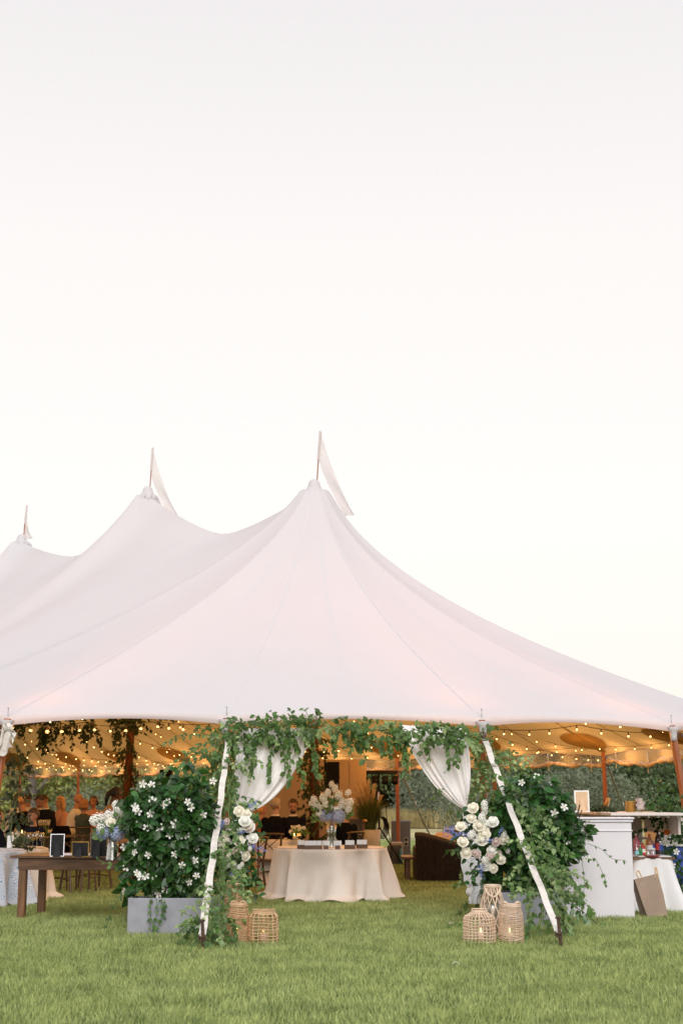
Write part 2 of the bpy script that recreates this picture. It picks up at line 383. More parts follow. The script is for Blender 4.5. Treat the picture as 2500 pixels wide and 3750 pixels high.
def gn_scatter(name, pts, src, smin, smax, label, cat='grass'):
    me = bpy.data.meshes.new(name); me.from_pydata(pts, [], []); o = link(name, me); tag(o, label, cat, kind='stuff')
    ng = bpy.data.node_groups.new(name+'_nodes', 'GeometryNodeTree')
    ng.interface.new_socket('Geometry', in_out='INPUT', socket_type='NodeSocketGeometry'); ng.interface.new_socket('Geometry', in_out='OUTPUT', socket_type='NodeSocketGeometry')
    gi = ng.nodes.new('NodeGroupInput'); go = ng.nodes.new('NodeGroupOutput'); ip = ng.nodes.new('GeometryNodeInstanceOnPoints')
    oi = ng.nodes.new('GeometryNodeObjectInfo'); oi.inputs[0].default_value = src
    rr = ng.nodes.new('FunctionNodeRandomValue'); rr.data_type = 'FLOAT_VECTOR'; rr.inputs[0].default_value = (0, 0, 0); rr.inputs[1].default_value = (0, 0, 6.28)
    rs = ng.nodes.new('FunctionNodeRandomValue'); rs.data_type = 'FLOAT'; rs.inputs[2].default_value = smin; rs.inputs[3].default_value = smax
    ng.links.new(gi.outputs[0], ip.inputs['Points']); ng.links.new(oi.outputs['Geometry'], ip.inputs['Instance'])
    ng.links.new(rr.outputs[0], ip.inputs['Rotation']); ng.links.new(rs.outputs[1], ip.inputs['Scale']); ng.links.new(ip.outputs[0], go.inputs[0])
    md = o.modifiers.new('scatter', 'NODES'); md.node_group = ng; return o
def zone(y0, y1, step, k, pad, jit=.35):
    P = []; y = y0
    while y < y1:
        w = k*y+pad; x = -w
        while x < w: P.append((x+random.uniform(-jit, jit)*step, y+random.uniform(-jit, jit)*step, 0)); x += step
        y += step
    return P
near_c = clump('grass_clump', 620, .34, .022, .075, .0060, M_GRASS)
far_c = clump('grass_clump_far', 1100, .75, .02, .042, .008, M_GRASS)
gn_scatter('grass', zone(8.6, 23, .34, .26, 1.2), near_c, .8, 1.2, 'short mown lawn grass in front of and just inside the tent')
gn_scatter('grass', zone(23, 52, .8, .26, 3), far_c, .8, 1.2, 'short shaded lawn grass under the rear of the tent')
M_DRY = grass_mat('dry_grass_blades', (.26, .22, .08), (.62, .50, .26), (.45, .38, .16))
tall_c = clump('tall_grass_clump', 500, 1.1, .25, .95, .03, M_DRY)
P = [(random.uniform(-40, 45), random.uniform(72, 92), .05) for _ in range(900)]
gn_scatter('tall_grass', P, tall_c, .6, 1.2, 'tall dry meadow grass at the foot of the trees')

# ================================================================== TREES
M_FOL = [mat('foliage_olive', (.34, .36, .11), .6, .55, .4, rand=.5, hue=.03, trans=.3, tcol=(.35, .38, .09)),
         mat('foliage_pine', (.10, .15, .055), .6, .6, .35, rand=.5, hue=.02, trans=.15),
         mat('foliage_grey', (.16, .19, .12), .6, .3, .6, rand=.4, hue=.02, trans=.2),
         mat('foliage_leafy', (.15, .20, .065), .6, .6, .35, rand=.5, hue=.025, trans=.3)]
M_BARK = mat('bark', (.13, .11, .095), .9, .35, 4, bump=.6, bscale=12)
M_DARKBARK = mat('dark_bark', (.05, .04, .035), .9, .35, 4, bump=.6, bscale=12)
QT = ([(-.5, 0, 0), (0, -.22, .05), (.5, 0, 0), (0, .22, .05)], [(0, 1, 2, 3)])
def crown_mats(lobes, n, s):
    out = []; w = np.array([l[1][0]*l[1][2] for l in lobes]); w = w/w.sum()
    for i in rng.choice(len(lobes), n, p=w):
        c, r = lobes[i]; d = rv().normalized(); k = random.uniform(.55, 1.05)**.6
        p = Vector((c[0]+d.x*r[0]*k, c[1]+d.y*r[1]*k, c[2]+d.z*r[2]*k))
        out.append(frame(p, rv(), rv()+d, s*random.uniform(.6, 1.4)))
    return out
def make_tree(name, label, h, kind, fol, n=2600, s=.32, group=None, bark=None):
    root = thing(name, label, 'tree' if 'bush' not in name else 'bush', group=group)
    lobes = []; t = MB(); th = h*.42 if kind != 'bush' else .3
    tr = .022*h
    if kind != 'bush':
        pts = catmull([(0, 0, -.2), (random.uniform(-.2, .2), random.uniform(-.2, .2), th*.5), (random.uniform(-.4, .4), random.uniform(-.3, .3), th), (random.uniform(-.6, .6), 0, h*.8)], 4)
        t.tube(pts, [tr*(1-.85*i/(len(pts)-1)) for i in range(len(pts))], 7)
    for k in range(9 if kind != 'pine' else 14):
        a = random.uniform(0, 2*pi)
        if kind == 'pine': z = h*(.08+.88*k/13); rr = h*.34*(1.15-z/h); c = (cos(a)*rr*.7, sin(a)*rr*.7, z); r = (rr*.9, rr*.9, h*.085)
        elif kind == 'bush': c = (cos(a)*h*.55, sin(a)*h*.4, h*random.uniform(.35, .62)); r = (h*.5, h*.4, h*.4)
        else: c = (cos(a)*h*.36, sin(a)*h*.3, h*random.uniform(.22, .86)); r = (h*random.uniform(.2, .3), h*.22, h*random.uniform(.12, .2))
        lobes.append((c, r))
        b0 = Vector((0, 0, min(c[2]*.7, h*.7))) if kind != 'bush' else Vector((0, 0, 0))
        mid = (b0+Vector(c))/2+rv(.03*h); t.tube(catmull([b0, mid, c], 3), [tr*.45, tr*.4, tr*.34, tr*.28, tr*.22, tr*.16, tr*.08][:7], 5)
    if kind not in ('pine', 'bush'): lobes.append(((0, 0, h*.72), (h*.26, h*.24, h*.2)))
    t.build('trunk', bark or M_BARK, root, True)
    V, l, tt = batch(QT[0], QT[1], crown_mats(lobes, n, s)); link('crown', np_mesh('crown', V, l, tt, [fol], False), root)
    return root
T_leafy = make_tree('leafy_tree', 'x', 6.4, 'leafy', M_FOL[3], 4200, .34)
T_olive = make_tree('olive_tree', 'x', 6.2, 'leafy', M_FOL[0], 4200, .32)
T_pine = make_tree('pine_tree', 'x', 5.6, 'pine', M_FOL[1], 5200, .24, bark=M_DARKBARK)
T_bush = make_tree('bush', 'x', 3.2, 'bush', M_FOL[0], 4500, .15)
T_lb = make_tree('leafy_bush', 'x', 4.2, 'bush', mat('foliage_shaded', (.03, .045, .02), .7, .6, .35, rand=.5, trans=.1), 5000, .2)  # shade behind the front crowns is put into this dark foliage colour
T_grey = make_tree('grey_bush', 'x', 3.0, 'bush', M_FOL[2], 4500, .14)
def put(src, px, Y, sc, label, group, rz=None, gy=0):
    p = at(px, 2930, Y); used = src.get('placed')
    o = src if not used else dup(src, label=label)
    src['placed'] = 1
    if 'placed' in o.keys() and o is not src: del o['placed']
    o.location = (p.x, Y, gy-.1); o.rotation_euler = (0, 0, random.uniform(0, 6.28) if rz is None else rz); o.scale = (sc,)*3
    o['label'] = label; o['group'] = group; return o
# left: sunlit scrub beyond the guests
for i, (px, Y, sc, k, lab) in enumerate([
    (-80, 62, 1.35, 0, 'sunlit olive green bush far left behind the leftmost tent pole'),
    (60, 66, 1.5, 0, 'yellow green bush left of the bare grey trunk'),
    (170, 64, 1.45, 0, 'yellow green bush right of the bare grey trunk'),
    (270, 68, 1.6, 0, 'olive bush behind the bald man in the white shirt'),
    (360, 63, 1.4, 0, 'bright olive bush between two tent poles on the left'),
    (470, 66, 1.5, 0, 'olive bush behind the vine wrapped pole on the left'),
    (590, 66, 1.5, 0, 'olive bush behind the left flowering hedge'),
    (700, 68, 1.5, 0, 'olive bush behind the left arch leg')]):
    put(T_bush, px, Y, sc, lab, 'sunlit bushes behind the guests')
for px, Y, sc, lab in [(400, 58, .85, 'grey green low bush behind the woman with the dark ponytail'), (345, 57, .6, 'small dark shrub just left of the grey green low bush'),
                       (1590, 80, 1.15, 'round grey green bush behind the wicker sofa'), (1700, 76, 1.3, 'grey green bush behind the right drape'),
                       (1730, 66, .8, 'low dark bush at the foot of the right drape'),
                       (2115, 66, 1.15, 'grey green bush behind the white picture frames on the bar'), (2200, 67, 1.05, 'grey green bush behind the fern on the bar')]:
    put(T_grey, px, Y, sc, lab, 'grey green bushes')
for px, Y, sc, lab in [(-40, 84, 1.2, 'tall olive tree at the far left edge'), (120, 88, 1.15, 'tall olive tree far behind the bare grey trunk'), (300, 86, 1.1, 'olive tree far behind the left row of guests'),
                       (450, 90, 1.2, 'olive tree far behind the vine wrapped left pole'), (620, 87, 1.1, 'olive tree far behind the left hedge'), (800, 90, 1.2, 'olive tree far behind the left drape'),
                       (980, 92, 1.2, 'olive tree hidden behind the beige wall panel')]:
    put(T_olive, px, Y, sc, lab, 'olive trees along the left of the field')
for px, Y, sc, lab in [(1150, 92, 1.2, 'leafy tree behind the black loudspeaker'), (1330, 94, 1.2, 'leafy tree behind the pampas grass'), (1400, 97, 1.4, 'leafy tree left of the orange rear pole'),
                       (1500, 92, 1.15, 'leafy green tree right of the orange rear pole'), (1590, 98, 1.35, 'leafy green tree above the slanting rear strap'), (1680, 93, 1.2, 'leafy tree behind the right white drape'),
                       (1440, 110, 1.6, 'tall leafy tree in the second row behind the rear pole'), (1560, 112, 1.6, 'tall leafy tree in the second row above the wicker sofa')]:
    put(T_leafy, px, Y, sc, lab, 'leafy trees behind the field')
for px, Y, sc, lab in [(1780, 90, 1.2, 'dark pine behind the right arch leg'), (1890, 84, 1.15, 'dark pine above the right flowering hedge'), (1990, 88, 1.25, 'dark pine right of the hedge top'),
                       (2090, 84, 1.1, 'dark pine behind the larger white picture frame'), (2180, 87, 1.2, 'dark pine left of the right rear pole'), (2270, 80, 1.05, 'lighter pine right of the right rear pole'),
                       (2360, 76, 1.0, 'light green pine behind the napkin stack'), (2450, 78, 1.1, 'light green pine behind the rightmost pole'), (2560, 80, 1.2, 'pine at the right edge of the field'),
                       (1940, 104, 1.5, 'tall pine in the back row above the hedge'), (2130, 104, 1.5, 'tall pine in the back row above the bar'), (2330, 100, 1.5, 'tall pine in the back row at the far right')]:
    put(T_pine, px, Y, sc, lab, 'pines behind the bar')
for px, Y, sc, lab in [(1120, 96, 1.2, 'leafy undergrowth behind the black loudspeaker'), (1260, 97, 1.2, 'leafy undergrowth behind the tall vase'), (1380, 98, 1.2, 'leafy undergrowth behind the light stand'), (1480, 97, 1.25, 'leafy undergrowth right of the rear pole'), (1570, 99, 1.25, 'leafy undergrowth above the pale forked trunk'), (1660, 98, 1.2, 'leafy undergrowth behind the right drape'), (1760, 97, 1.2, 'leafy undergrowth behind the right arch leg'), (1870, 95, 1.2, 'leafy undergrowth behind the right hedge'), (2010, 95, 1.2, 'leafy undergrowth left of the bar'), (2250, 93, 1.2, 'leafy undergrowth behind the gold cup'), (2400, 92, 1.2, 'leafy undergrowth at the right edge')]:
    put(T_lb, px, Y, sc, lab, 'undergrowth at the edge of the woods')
# bare forked trunks
def bare(px, Y, h, label, forks, r=.16, m=None):
    root = thing('bare_tree', label, 'tree'); p = at(px, 2930, Y); root.location = (p.x, Y, 0)
    b = MB(); b.tube(catmull([(0, 0, -.1), (.05, 0, h*.4), (0, 0, h)], 5), [r*(1-.05*i) for i in range(11)], 8); b.build('trunk', m or M_BARK, root, True)
    for f in forks:
        b = MB(); q = catmull(f, 4); b.tube(q, [r*.5*(1-.75*i/(len(q)-1)) for i in range(len(q))], 6); b.build('branch', m or M_BARK, root, True)
bare(112, 60, 4.2, 'bare grey forked trunk standing behind the guests on the left', [[(0, 0, 1.6), (-.8, 0, 2.3), (-1.0, 0, 3.4)], [(0, 0, 1.6), (.5, 0, 2.1), (.9, .1, 2.7)], [(0, 0, 2.8), (.6, 0, 3.3), (1.6, .2, 3.4)]], .26)
bare(1560, 90, 2.2, 'pale forked dead trunk in front of the leafy trees', [[(0, 0, 1.6), (.5, 0, 2.6), (1.2, 0, 3.4)], [(0, 0, 1.6), (-.4, 0, 2.4), (-1.2, .1, 3.0)]], .13)
bare(1610, 84, 1.6, 'short grey stump trunk beside the round bush', [[(0, 0, 1.2), (.2, 0, 1.8), (.1, 0, 2.5)]], .10)

# ================================================================== TENT
EAVE = 2.57
poles = [(-4.45, 19.15), (-1.52, 19.0), (1.90, 19.45), (4.80, 20.9), (7.3, 23.5), (8.3, 26.5), (7.2, 29.6), (5.94, 32.7), (3.72, 35.2), (1.45, 37.7),
         (-.6, 40.0), (-2.7, 42.3), (-4.75, 44.4), (-6.72, 46.4), (-8.8, 48.4), (-11.1, 50.0), (-14.2, 51), (-17.4, 50), (-19.8, 47.6), (-21, 44.5), (-20.6, 41.2),
         (-18.8, 38.5), (-16.8, 35.8), (-14.9, 33.2), (-13, 30.6), (-11.1, 28.0), (-9.3, 25.1), (-7.3, 21.8)]
peaks = [Vector((-.53, 27, 7.32)), Vector((-4.5, 32.3, 8.36)), Vector((-8.64, 37.8, 8.25)), Vector((-12.7, 43.2, 8.2))]
def ridge(s):
    s = max(0, min(2.9999, s)); i = int(s); w = s-i; p = peaks[i].lerp(peaks[i+1], w)
    zl = min(peaks[i].z, peaks[i+1].z); dip = [.95, .95, 1.1][i]
    p.z = peaks[i].z*(1-w)+peaks[i+1].z*w - dip*(1-abs(2*w-1)**1.35)*.95
    return p, w
def ridge_param(q):
    best = (1e9, 0)
    for i in range(3):
        a, b = peaks[i].xy, peaks[i+1].xy; d = b-a; t = max(0, min(1, (q-a).dot(d)/d.length_squared)); dd = (q-(a+d*t)).length
        if dd < best[0]: best = (dd, i+t)
    s = best[1]; i = int(min(s, 2.9999)); w = s-i; w2 = max(0, min(1, (w-.22)/.56)); w2 = w2*w2*(3-2*w2)*.5+w2*.5
    return i+w2
NP = len(poles); SUB = 14
bpts = []
for i in range(NP):
    a, b = Vector(poles[i]), Vector(poles[(i+1) % NP]); c = Vector((-5, 35))
    for k in range(SUB):
        w = k/SUB; q = a.lerp(b, w); bow = 4*w*(1-w); mid = (a+b)/2
        rp, _ = ridge(ridge_param(mid)); inw = (rp.xy-mid).normalized()
        q = q+inw*.12*bow
        bpts.append((q, EAVE-.02+.05*bow, w))
NB = len(bpts); NT = 44
def canopy_pt(bi, t):
    q, ez, w = bpts[bi % NB]; s = sB[bi % NB]; rp, rw = ridge(s)
    saddle = 1-abs(2*rw-1)**1.4 if 0 < rw < 1 else 0
    kk = bi % NB/SUB; fr = max(0, 1-abs(kk-5)/2.2)
    al = float(np.interp(kk, [0, 2, 3.5, 12, 20, 28], [.66, .58, .50, .50, .69, .66]))-.06*fr+.36*saddle
    dist = (q-rp.xy).length; t0 = .30/dist*(1-saddle)**8
    tt = t
    f = min(1.0, (1-tt**al)/(1-t0**al)) if saddle < .999 else 1-tt**al
    if t < t0: ez = ez; return Vector((rp.x+(q.x-rp.x)*tt, rp.y+(q.y-rp.y)*tt, rp.z+.02*(1-t/t0)))
    p = rp.xy.lerp(q, tt)
    z = ez+(rp.z-ez)*f
    if t > .72: z += .007*sin(bi*2.1+t*16)*(abs(2*w-1)**3)*min(1, (t-.72)/.1)*(1 if t < .97 else .3)
    # soft inward cusp between the poles' ridge lines
    z -= .05*(4*w*(1-w))*sin(pi*min(1, t))**1.0*(1-t)*2
    return Vector((p.x, p.y, z))
sB = [ridge_param(b[0]) for b in bpts]
for _ in range(10):      # smooth so that fans open gently
    sB = [(sB[i-1]+sB[i]+sB[(i+1) % NB])/3 if (0 < sB[i] < 3) else sB[i] for i in range(NB)]
tent = thing('sailcloth_tent', 'large white sailcloth pole tent with three flagged peaks and amber glowing underside', 'tent', (-1.5, 30, 0))
TO = Vector(tent.location)
cv = MB(); cv.grid(lambda u, v: canopy_pt(int(round(u*NB)), v**1.25)-TO, NB, NT, closed=True)
canopy = cv.build('canopy', M_CANVAS, tent, True)
# eave hem: folded band that hangs from the edge
hm = MB()
def hem(u, v):
    i = int(round(u*NB)); q, ez, w = bpts[i % NB]; drop = .085+.045*(1-4*w*(1-w))
    rp, _ = ridge(sB[i % NB]); o = (q-rp.xy).normalized()*.02*sin(v*pi)
    return Vector((q.x+o.x, q.y+o.y, ez-drop*v+.002))-TO
hm.grid(hem, NB, 4, closed=True); hm.build('eave_band', M_CANVAS, canopy, True)
# seams: from ridge to eave, at every pole and twice between
def ribbon(pts, w, off, name, m, parent, both=True):
    b = MB(); k = len(pts); vs = []
    for i, p in enumerate(pts):
        t = (pts[min(k-1, i+1)]-pts[max(0, i-1)]).normalized(); sd_ = t.cross(Vector((0, 0, 1))).normalized()
        nn = sd_.cross(t)
        vs += [p-sd_*w/2-nn*off, p+sd_*w/2-nn*off]
    fs = [(2*i, 2*i+1, 2*i+3, 2*i+2) for i in range(k-1)]
    b.add(vs, fs); return b.build(name, m, parent)
for i in range(NP):
    for k in (0, 7):
        bi = i*SUB+k
        pts = [canopy_pt(bi, (j/22)**1.25)-TO for j in range(23)]
        ribbon(pts[2:], .03, .014, 'seam', M_SEAMD, canopy)
        if i in (0, 1, 2, 3, 26, 27, 25) and k == 0: ribbon(pts[2:], .008, -.004, 'seam', M_SEAM, canopy)
# ridge cap rings, flag poles and flags
for i, p in enumerate(peaks[:3]):
    b = MB(); b.lathe([(.24, -.14), (.23, -.05), (.21, 0), (.16, .03), (.12, .12), (.10, .2), (.05, .24)], 18, p-TO)
    for k in range(10):
        a = k*.63+.2; b.box(p-TO+Vector((cos(a)*.22, sin(a)*.22, -.03)), (.03, .03, .10))
    b.build('peak_cap', M_CANVAS, tent, True)
    H = [1.05, 1.0, .88][i]; tilt = [.075, .05, .08][i]; base = p-TO+Vector((.04, 0, .15)); top = base+Vector((tilt*H, 0, H))
    b = MB(); b.tube([base-Vector((0, 0, .2)), base.lerp(top, .6), top], [.014, .012, .010], 6); fp = b.build('flag_pole', M_POLE, tent)
    b = MB(); b.tube([base.lerp(top, .46), top+Vector((0, 0, .02))], [.024, .026], 8); b.build('flag_sleeve', M_FLAG, fp)
    b = MB(); fl = [1.05, .95, .5][i]
    def ff(u, v, base=base, top=top, fl=fl, H=H):
        # pennant hanging limp: hoist edge along the upper half of the pole, tip trailing down to the right
        h0 = base.lerp(top, 1-.52*v) if i == 0 else base.lerp(top, 1-.62*v)
        tip = top+Vector((fl*.62, .1, -H*1.55)) if i != 2 else top+Vector((.16, .05, -H*1.0))
        q = h0.lerp(tip+Vector((-.15*v, 0, -.05*v)), u**1.0); sag = sin(u*pi)*.16
        wv = sin(u*7+v*5)*.035*u + cos(u*11)*.02*u
        return q+Vector((-sag*.35+wv*.5, wv*2, 0))
    b.grid(ff, 14, 6); b.build('pennant', M_FLAG, fp, True)
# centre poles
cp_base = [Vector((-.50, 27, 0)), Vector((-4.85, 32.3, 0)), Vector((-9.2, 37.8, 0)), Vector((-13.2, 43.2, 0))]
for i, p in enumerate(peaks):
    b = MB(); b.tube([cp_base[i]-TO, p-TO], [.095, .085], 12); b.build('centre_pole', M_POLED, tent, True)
# perimeter poles, spikes, doubled patches
out_lean = {0: .55, 3: .45}
vis = list(range(0, 17))+[27, 26]
cen = Vector((-4.5, 33))
for i in vis:
    x, y = poles[i]; rp, _ = ridge(ridge_param(Vector((x, y)))); o = (Vector((x, y))-rp.xy).normalized()
    ln = out_lean.get(i, .03); b = MB()
    top = Vector((x, y, EAVE-.06)); base = Vector((x+o.x*ln, y+o.y*ln*.3, 0))
    b.tube([base-TO, top-TO], [.056, .05], 8, flat=1.0); po = b.build('side_pole', M_POLE, tent)
    b = MB(); b.tube([top-TO-Vector((0, 0, .02)), top-TO+Vector((0, 0, .14))], .006, 6); b.lathe([(.002, 0), (.016, .002), (.016, .008), (.002, .012)], 8, top-TO+Vector((0, 0, .14))); b.build('pole_spike', M_STEEL, po)
    if i in (1, 2, 3, 0): # gathered corner fabric
        b = MB(); b.lathe([(.05, -.20), (.045, -.14), (.06, -.06), (.10, .0)], 12, top-TO+Vector((o.x*.03, o.y*.03, -.02))); b.build('corner_cuff', M_CANVAS, canopy, True)
    if i >= 5:
        bi = i*SUB
        def patch(u, v, bi=bi):
            # ellipse laid on the underside of the fabric, centred a little up-slope of the pole
            a = u*2*pi; r = v; off = cos(a)*r*2.9; tt = .935+.055*(sin(a)*r)
            tt = min(tt, .992); lo = int(math.floor(bi+off)); w = bi+off-lo
            p = canopy_pt(lo, tt).lerp(canopy_pt(lo+1, tt), w); p.z -= .022
            return p-TO
        b = MB(); b.grid(patch, 24, 6, closed=True); b.build('reinforcement_patch', M_PATCH, canopy, True)
        b = MB(); vs = []
        for j in range(9):
            tt = 1-.16*(j/8); wd = .10*(1-j/8)+.01
            for sgn in (-1, 1):
                p = canopy_pt(bi, tt); q = canopy_pt(bi+1, tt); d = (q-p).normalized(); r_ = p+d*wd*sgn; r_.z -= .036; vs.append(r_-TO)
        b.add(vs, [(2*j, 2*j+1, 2*j+3, 2*j+2) for j in range(8)]); b.build('reinforcement_spear', M_PATCH, canopy, True)
# rolled clear side walls on the far side
for i in range(6, 16):
    a, b_ = Vector(poles[i]), Vector(poles[i+1]); d = b_-a; nrm = Vector((d.y, -d.x)).normalized()*.06
    ph = random.uniform(0, 6)
    def P_(u, off, dz, a=a, d=d): q = a+d*u+nrm*off; return Vector((q.x, q.y, EAVE+.02-dz))-TO
    def sg(u, ph=ph): return .30+.035*sin(u*9+ph)+.02*sin(u*23+ph)+.04*4*u*(1-u)
    b = MB(); b.grid(lambda u, v: P_(u, .3+.3*sin(v*3), .05+v*(sg(u)-.05)), 26, 5); wl = b.build('clear_side_wall', M_VINYL, tent, True)
    b = MB(); pts = [P_(k/40, .5, sg(k/40)+.02) for k in range(41)]
    b.tube(pts, [.050+.016*sin(k*1.3+ph)+.012*sin(k*.7)+random.uniform(-.012, .012) for k in range(41)], 10); b.build('rolled_hem', M_ROLL, wl, True)
    for k in (.12, .5, .87):
        q = P_(k, .5, sg(k)+.02); b = MB(); b.tube([q+Vector((0, 0, .30)), q+Vector((0, -.075, 0)), q+Vector((.01, -.02, -.16))], .008, 4); b.build('tie_strap', M_WEB, wl)
# guy straps and stakes
def strap(top, bot, w, label, stake=True, knots=(), rope=False):
    root = thing('guy_strap', label, 'strap', bot); b0 = Vector(bot)
    top, bot = Vector(top)-b0, Vector((0, 0, .16)) if stake else Vector((0, 0, 0))
    d = top-bot; b = MB()
    p1 = bot+d*.955; pts = [bot+d*(k/24*.955)+Vector((sin(k*1.7)*.006, 0, -.03*sin(k/24*pi))) for k in range(25)]
    sdv = d.cross(Vector((0, 1, 0))).normalized(); nn = d.normalized()
    vs = []
    for k, p in enumerate(pts):
        tw = .25*sin(k*.5); x = Vector((1, 0, 0))*cos(tw)+Vector((0, 1, 0))*sin(tw); x = (x-nn*x.dot(nn)).normalized(); y = nn.cross(x)
        for sx, sy in ((-1, -1), (1, -1), (1, 1), (-1, 1)): vs.append(p+x*w/2*sx+y*.004*sy)
    fs = [(k*4+j, k*4+(j+1) % 4, k*4+4+(j+1) % 4, k*4+4+j) for k in range(24) for j in range(4)]
    b.add(vs, fs); b.build('webbing', M_WEB, root)
    b = MB()
    b.tube([p1+Vector((-w*.6, 0, .02)), p1+Vector((w*.6, 0, .02)), p1+Vector((w*.6, 0, -.03)), p1+Vector((-w*.6, 0, -.03)), p1+Vector((-w*.6, 0, .02))], .006, 5)
    b.build('buckle', M_STEEL, root)
    b = MB(); b.tube([p1, top+Vector((0, 0, .02))], .012, 6); b.tube([top+Vector((cos(a)*.035, 0, sin(a)*.035)) for a in [k*pi/5 for k in range(11)]], .008, 5); b.build('ring_hook', M_IRON, root)
    for kk in knots:
        q = bot+d*kk; b = MB(); b.tube([q+Vector((-w*.55, -.01, .02)), q+Vector((0, -.022, 0)), q+Vector((w*.55, -.01, -.02)), q+Vector((0, .02, -.01)), q+Vector((-w*.55, -.01, .0))], .012, 6); b.tube([q, q+Vector((.04, -.03, -.05)), q+Vector((.03, -.03, -.10))], .010, 5); b.build('knot', M_WEB, root, True)
    if stake:
        b = MB(); b.tube([(.03, 0, -.1), (.0, 0, .30)], .017, 8); b.lathe([(.018, 0), (.030, .005), (.030, .02), (.018, .025)], 8, (0, 0, .29))
        b.tube([(cos(a)*.03, sin(a)*.03, .13+.01*sin(a)) for a in [k*pi/5 for k in range(11)]], .009, 5)
        b.tube([(cos(a)*.032, sin(a)*.032, .16+.01*sin(a)) for a in [k*pi/5 for k in range(11)]], .009, 5); b.build('stake', M_IRON, root)
SLt, SLb = at(838, 2690, 18.75), gz(738, 3492)
SRt, SRb = at(1768, 2690, 19.1), gz(2046, 3478)
strap(SLt, SLb, .072, 'white webbing strap slanting down from the left arch corner, wound with vines', knots=(.2, .52))
strap(SRt, SRb, .072, 'white webbing strap slanting down to a rusty stake at the right of the entrance', knots=(.80, .38))
strap((4.85, 20.6, 2.36), (6.6, 16.4, 0), .07, 'white webbing strap leaving the frame at the right tent corner')
strap((-4.5, 18.9, 2.36), (-6.0, 14.4, 0), .07, 'white webbing strap knotted at the left tent corner', knots=(.93, .97))
for (tp, Yt, bp, lab) in [((1462, 2815), 37.9, (1592, 3118), 'slanting rope strap with a turnbuckle behind the light stand'), ((2222, 2800), 32.9, (2345, 3135), 'slanting rope strap rising behind the bar top'),
                          ((298, 2845), 47, (352, 3040), 'pale slanting strap behind the bald man in white')]:
    T_ = at(tp[0], tp[1], Yt); strap(T_, gz(*bp), .05, lab, knots=(.6,))
# corner bow knot, left edge
kn = thing('cloth_tie', 'white cloth tied in a loose knot round the leftmost pole', 'cloth tie', at(30, 2665, 18.95)); b = MB()
b.grid(lambda u, v: Vector((-.10+.16*u+.05*sin(u*9+v*4), -.06+.04*sin(u*13+v*7), .06-.34*v-.10*(1-u)+.03*sin(u*15))), 16, 10)
b.grid(lambda u, v: Vector((.16*u*(1-.3*v)-.02, -.09+.03*sin(v*9+u*8), .02-.10*u+(.10-.22*u)*v+.02*sin(v*11))), 12, 8)
b.ell((0, -.05, 0), (.07, .05, .06), 10, 7)
b.build('cloth_folds', M_WEB, kn, True)

# ================================================================== STRING LIGHTS
def string(P, n, label, sag=.1, big=False, lights=3, power=22, drop=.05):
    P = [Vector(p) for p in P]; root = thing('string_lights', label, 'string lights', P[0], group='strings of bulbs under the canopy'); o = P[0]
    path = []; seg = len(P)-1
    for i in range(seg):
        for k in range(12):
            w = k/12; path.append(P[i].lerp(P[i+1], w)-Vector((0, 0, sag*4*w*(1-w)))-o)
    path.append(P[-1]-o)
    b = MB(); b.tube(path, .006 if not big else .005, 4); b.build('wire', M_WIRE, root)
    r = .0115 if not big else .026
    bm = MB(); bm.ell((0, 0, -drop-r), r, 8, 6); bmm = bm.mesh('bulb', M_BULB if not big else M_BULBG, True)
    sm = MB(); sm.tube([(0, 0, .005), (0, 0, -drop)], .011, 6); smm = sm.mesh('socket', M_WIRE)
    fm = MB(); fm.ell((0, 0, -drop-r), r*.55, 6, 5); fmm = fm.mesh('filament', M_BULB, True)
    L_ = [0]
    for i in range(len(path)-1): L_.append(L_[-1]+(path[i+1]-path[i]).length)
    for j in range(n):
        d = L_[-1]*(j+.5+random.uniform(-.12, .12))/n; i = max(k for k in range(len(L_)) if L_[k] <= d); i = min(i, len(path)-2)
        w = (d-L_[i])/max(1e-6, L_[i+1]-L_[i]); q = path[i].lerp(path[i+1], w)
        bo = link('bulb', bmm, root, q); link('socket', smm, bo)
        if big: link('filament', fmm, bo)
        if lights and j % max(1, n//lights) == n//lights//2:
            ld = bpy.data.lights.new('bulb_light', 'POINT'); ld.energy = power; ld.color = (1, .42, .10); ld.shadow_soft_size = .2
            lo = link('bulb_light', ld, root, q+Vector((0, 0, -.22)))
    return root
string([at(20, 2643, 19.6), at(330, 2652, 20.0), at(560, 2640, 20.1), at(842, 2642, 19.5)], 15, 'nearest string of large clear bulbs along the left front eave', .05, True, 0, drop=.045)
SL = [((30, 2690, 27), (402, 2783, 37), 11, 'string of bulbs sloping right across the upper left underside'),
      ((300, 2690, 27), (450, 2757, 35), 6, 'short string of bulbs left of the vine wrapped pole'),
      ((50, 2745, 32), (340, 2812, 42), 10, 'string of bulbs sloping right across the lower left underside'),
      ((480, 2700, 28), (830, 2770, 36), 8, 'string of bulbs between the left pole and the arch'),
      ((490, 2755, 33), (700, 2805, 42), 8, 'string of bulbs low beside the vine wrapped left pole'),
      ((640, 2640, 26), (850, 2690, 29), 5, 'short string of bulbs close to the left arch corner'),
      ((120, 2805, 44), (650, 2800, 44), 16, 'level string of bulbs just above the far left eave'),
      ((1340, 2715, 29), (1480, 2735, 33), 4, 'string of bulbs above the right rear patch'),
      ((1790, 2685, 27), (2210, 2775, 32), 9, 'string of bulbs sloping across the right underside'),
      ((880, 2700, 22), (1330, 2725, 26), 7, 'string of bulbs behind the header garland')]
for a, b_, n, lab in SL: string([at(*a), at(*b_)], n, lab, .12, lights=2, power=12)
